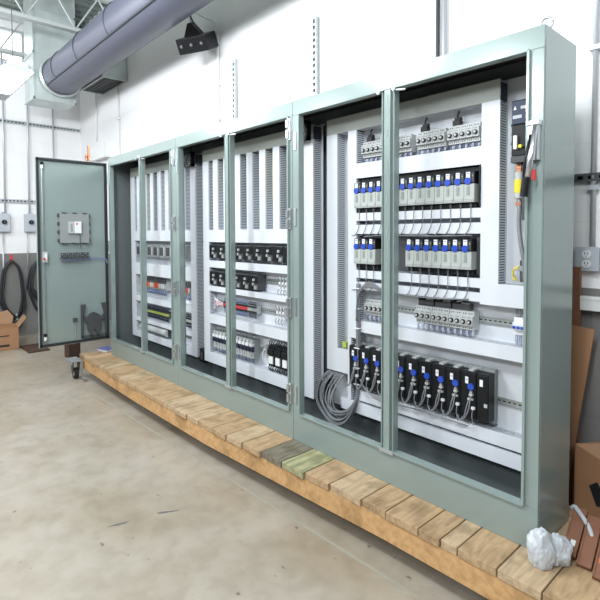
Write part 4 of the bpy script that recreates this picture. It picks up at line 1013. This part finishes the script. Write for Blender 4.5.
for k in range(len(edges) - 1):
    x0_, x1_ = edges[k] + 0.003, edges[k + 1] - 0.003
    m_ = 'pine' if rnd.random() < 0.55 else 'pine2'
    if abs(edges[k] - 3.008) < .01: m_ = 'weathered'
    elif abs(edges[k] - 3.193) < .01 : m_ = 'greenish'
    elif edges[k] in (3.555,): m_ = 'pine2'
    b = MB(); fr = front_y((x0_ + x1_) / 2) - rnd.uniform(-0.004, 0.008)
    cx = (x0_ + x1_) / 2; b.box(x0_ - cx, x1_ - cx, fr, 0.48, 0, 0.0375, m_)
    q = b.build('plank', t, bevel=0.003, loc=(cx, 0, 0.222 - rnd.uniform(0, 0.0004)))
    if m_ == 'weathered': q['label'] = 'dark weathered plank'
    if m_ == 'greenish': q['label'] = 'greenish stained plank'

# casters / dolly wheels under the pallet
def caster(x, y, label, show=True):
    t = thing('dolly_caster', label, 'caster', (x, y, 0), 'dolly casters under the pallet')
    b = MB(); b.cyl((0, -0.018, 0.042), (0, 0.018, 0.042), 0.042, 'rubber', 24); b.build('wheel', t)
    b = MB(); b.cyl((0, -0.021, 0.042), (0, 0.021, 0.042), 0.016, 'lgrey', 16); b.build('hub', t)
    b = MB(); b.box(-0.028, 0.028, -0.028, -0.023, 0.03, 0.094, 'dark'); b.box(-0.028, 0.028, 0.023, 0.028, 0.03, 0.094, 'dark'); b.box(-0.03, 0.03, -0.028, 0.028, 0.086, 0.096, 'dark'); b.build('fork', t)
    b = MB(); b.box(-0.055, 0.055, -0.05, 0.05, 0.096, 0.110, 'steel'); b.build('top_plate', t, bevel=0.002)
for x_ in (0.9, 2.3, 3.7): caster(x_, 0.17, 'dolly caster in the shadow under the pallet %s' % {0.9: 'near the door end', 2.3: 'at its middle', 3.7: 'under the drive bay'}[x_])
# the visible corner dolly: plate with a wheel standing out beyond the pallet end
t = thing('corner_dolly', 'grey steel corner dolly with a black wheel at the end of the pallet', 'dolly', (-0.185, -0.300, 0))
b = MB(); b.box(-0.17, 0.05, -0.07, 0.044, 0.200, 0.214, 'midgrey'); b.box(-0.17, 0.05, -0.07, -0.062, 0.175, 0.2, 'midgrey'); b.build('top_plate', t, bevel=0.003)
b = MB(); b.box(0.038, 0.05, 0.018, 0.044, 0.04, 0.1995, 'midgrey'); b.box(0.038, 0.16, 0.018, 0.044, 0.03, 0.0395, 'midgrey'); b.build('toe_plate', t)
b = MB(); b.cyl((-0.06, -0.02, 0.06), (-0.06, 0.02, 0.06), 0.06, 'rubber', 28); b.build('wheel', t)
b = MB(); b.cyl((-0.06, -0.025, 0.06), (-0.06, 0.025, 0.06), 0.026, 'lgrey', 18); b.build('hub', t)
for y_ in (-0.036, 0.028):
    b = MB(); b.prism([(-0.075, 0.055), (-0.045, 0.055), (-0.01, 0.1995), (-0.11, 0.1995)], y_, y_ + 0.006, 'dark'); b.build('fork', t)
# brown bracket behind the dolly
t = thing('steel_bracket', 'rusty brown steel box bracket on the floor under the open door', 'bracket', (-1.20, -0.02, 0))
b = MB(); b.box(-0.14, 0.04, -0.07, -0.06, 0.0, 0.26, 'rust'); b.box(0.03, 0.04, -0.06, 0.06, 0.0, 0.26, 'rust'); b.box(-0.14, 0.03, -0.06, 0.06, 0.0, 0.012, 'rust'); b.box(-0.14, 0.04, 0.06, 0.07, 0, 0.26, 'rust'); b.build('bracket_body', t)
# manual on the pallet corner
t = thing('manual', 'small blue and white booklet lying on the pallet beside the enclosure', 'booklet', (-0.20, 0.03, 0.2595), rz=math.radians(15))
b = MB(); b.box(-0.10, 0.07, -0.06, 0.08, 0.0015, 0.022, 'paper'); b.build('pages', t)
b = MB(); b.box(-0.102, 0.072, -0.062, 0.082, 0.022, 0.026, 'bookblue'); b.box(-0.102, 0.072, -0.062, 0.082, 0, 0.0015, 'bookblue'); b.build('cover', t)

# ------------------------------------------------------------ things beyond the enclosure

t = thing('cardboard_box', 'open brown cardboard box with black print behind the enclosure end', 'box', (4.50, 0.47, 0.2605), rz=math.radians(-35.6))
b = MB(); hb_ = 0.31
b.box(0, 0.42, 0, 0.006, 0.0, hb_, 'card'); b.box(0, 0.42, 0.274, 0.28, 0, hb_, 'card'); b.box(0, 0.006, 0.006, 0.274, 0, hb_, 'card'); b.box(0.414, 0.42, 0.006, 0.274, 0, hb_, 'card'); b.box(0.006, 0.414, 0.006, 0.274, 0, 0.006, 'card2'); b.build('box_body', t)
b = MB(); X = Matrix.Translation((0.006, 0.01, hb_ - 0.004)) @ Matrix.Rotation(math.radians(7), 4, 'Y'); b.box(0, 0.13, 0, 0.26, -0.005, 0, 'card2', X=X); b.build('flap', t)
b = MB(); X = Matrix.Translation((0.42, 0.01, hb_)) @ Matrix.Rotation(math.radians(-50), 4, 'Y'); b.box(0, 0.13, 0, 0.26, -0.005, 0, 'card', X=X); b.build('flap', t)
b = MB(); b.prism([(0.10, 0.16), (0.15, 0.20), (0.19, 0.17), (0.26, 0.21), (0.34, 0.18), (0.34, 0.10), (0.27, 0.08), (0.22, 0.12), (0.15, 0.09)], -0.001, 0.0, 'print'); b.build('printed_marks', t)
b = MB(); X = Matrix.Translation((0, 0.62, 0)) @ Matrix.Rotation(math.radians(-3), 4, 'X')
b.prism([(4.02, 0.003), (4.385, 0.003), (4.515, 1.09), (4.20, 1.12)], -0.006, 0.002, 'card', X=X); o = b.build('cardboard_sheet'); tag(o, 'brown cardboard sheet leaning in the gap behind the enclosure', 'cardboard sheet')
b = MB(); b.box(-0.16, 0, -0.012, 0.012, 0, 1.395, 'brownwood'); o = b.build('wooden_board', loc=(4.435, 0.715, 0.0)); tag(o, 'tall brown wooden board standing against the block wall', 'board')
for k, (x_, y_, l_) in enumerate(((4.617, 0.062, 'reddish brown wooden strip leaning next to the white bag'), (4.682, 0.035, 'second reddish brown wooden strip under the white strap'), (4.748, 0.0, 'third reddish brown wooden strip with an orange mark'))):
    t = thing('wooden_strip', l_, 'wooden strip', (x_, y_, 0.2620), 'reddish wooden strips beside the enclosure')
    t.rotation_euler = (math.radians(29), 0, math.radians(5))
    b = MB(); b.box(-0.026, 0.026, 0.0, 0.225, 0, 0.018, 'brownwood'); b.box(-0.026, -0.020, 0.0, 0.225, 0.0181, 0.022, 'brownwood'); b.build('strip_body', t, bevel=0.0015)
    if k == 0:
        b = MB(); b.box(-0.004, 0.014, 0.045, 0.07, 0.018, 0.0186, 'paper'); b.build('sticker', t)
    if k == 2:
        b = MB(); b.box(-0.015, 0.015, 0.06, 0.10, 0.018, 0.0186, 'orange'); b.build('sticker', t)
t = thing('white_strap', 'thick white plastic strap lying across the reddish wooden strips', 'strap', (4.60, 0.20, 0.3645))
b = MB(); b.tube(smooth_path([(-0.035, 0.052, 0.006), (-0.022, 0.046, 0.018), (0.015, 0.012, 0.010), (0.05, -0.02, -0.006), (0.072, -0.048, -0.024), (0.076, -0.055, -0.040)]), 0.0095, 'bag', 10); b.build('strap_body', t)

def crumple(name, c, rad, label, cat, seed, m_='bag'):
    import bmesh
    from mathutils import noise
    bm = bmesh.new(); bmesh.ops.create_icosphere(bm, subdivisions=5, radius=1.0)
    off = Vector((seed, seed * .7, 0))
    for v in bm.verts:
        n_ = v.co.normalized()
        d_ = 1 + 0.22 * noise.noise(n_ * 1.6 + off) + 0.12 * abs(noise.noise(n_ * 3.5 + off)) + 0.05 * noise.noise(n_ * 9 + off)
        p = Vector((n_.x * rad[0], n_.y * rad[1], n_.z * rad[2])) * d_
        p.z = max(p.z, -rad[2] * 0.62); v.co = p + Vector((0, 0, rad[2] * 0.62))
    me = bpy.data.meshes.new(name); bm.to_mesh(me); bm.free()
    me.materials.append(M[m_]); me.polygons.foreach_set('use_smooth', [True] * len(me.polygons))
    o = bpy.data.objects.new(name, me); COL.objects.link(o); o.location = c
    return tag(o, label, cat)
crumple('plastic_bag', (4.556, -0.058, 0.261), (0.048, 0.046, 0.088), 'crumpled white plastic bag at the front corner of the enclosure', 'plastic bag', 3.0)
crumple('plastic_bag', (4.592, 0.015, 0.261), (0.048, 0.055, 0.062), 'small crumpled white plastic wrap beside the enclosure corner', 'plastic bag', 8.0)

# scuffs on the slab
def scuff(x, y, ln, wd, ang_, label, seed):
    rnd = random.Random(seed); pts = []; n_ = 14
    for k in range(n_):
        a_ = 2 * math.pi * k / n_; r_ = rnd.uniform(0.55, 1.1); pts.append((ln * r_ * math.cos(a_), wd * r_ * math.sin(a_)))
    b = MB(); b.prism(pts, 0, 0.0006, 'scuff', 'z'); o = b.build('scuff_mark', loc=(x, y, 0.0002)); o.rotation_euler = (0, 0, math.radians(ang_)); tag(o, label, 'scuff mark')
scuff(2.735, -1.016, 0.062, 0.011, 75, 'dark curved scuff on the concrete floor nearest the photographer', 1)
scuff(2.803, -0.771, 0.066, 0.010, 62, 'second dark scuff on the concrete floor nearer the pallet', 2)

# ------------------------------------------------------------ world, camera
w = bpy.data.worlds.new('World'); sc.world = w; w.use_nodes = True
bg = w.node_tree.nodes['Background']; bg.inputs[0].default_value = (0.86, 0.92, 1.0, 1); bg.inputs[1].default_value = 0.16

cd = bpy.data.cameras.new('camera'); cam = bpy.data.objects.new('camera', cd); COL.objects.link(cam); sc.camera = cam
yaw, pitch, roll, f = 0.8334977, 0.0367390, -0.0033473, 487.18434
fw = Vector((-math.sin(yaw) * math.cos(pitch), math.cos(yaw) * math.cos(pitch), -math.sin(pitch)))
r0 = Vector((math.cos(yaw), math.sin(yaw), 0)); u0 = r0.cross(fw)
r2 = math.cos(roll) * r0 + math.sin(roll) * u0; u2 = -math.sin(roll) * r0 + math.cos(roll) * u0
cam.matrix_world = Matrix(((r2.x, u2.x, -fw.x, 5.31155681), (r2.y, u2.y, -fw.y, -2.02602093), (r2.z, u2.z, -fw.z, 1.30995476 + 0.26), (0, 0, 0, 1)))
cd.sensor_width = 36; cd.lens = f * 36 / 600; cd.shift_y = (251.8237 - 300) / 600; cd.clip_start = 0.05

sc.view_settings.view_transform = 'Standard'; sc.view_settings.look = 'None'; sc.view_settings.gamma = 1
sc.view_settings.use_curve_mapping = False; sc.view_settings.exposure = 0.18
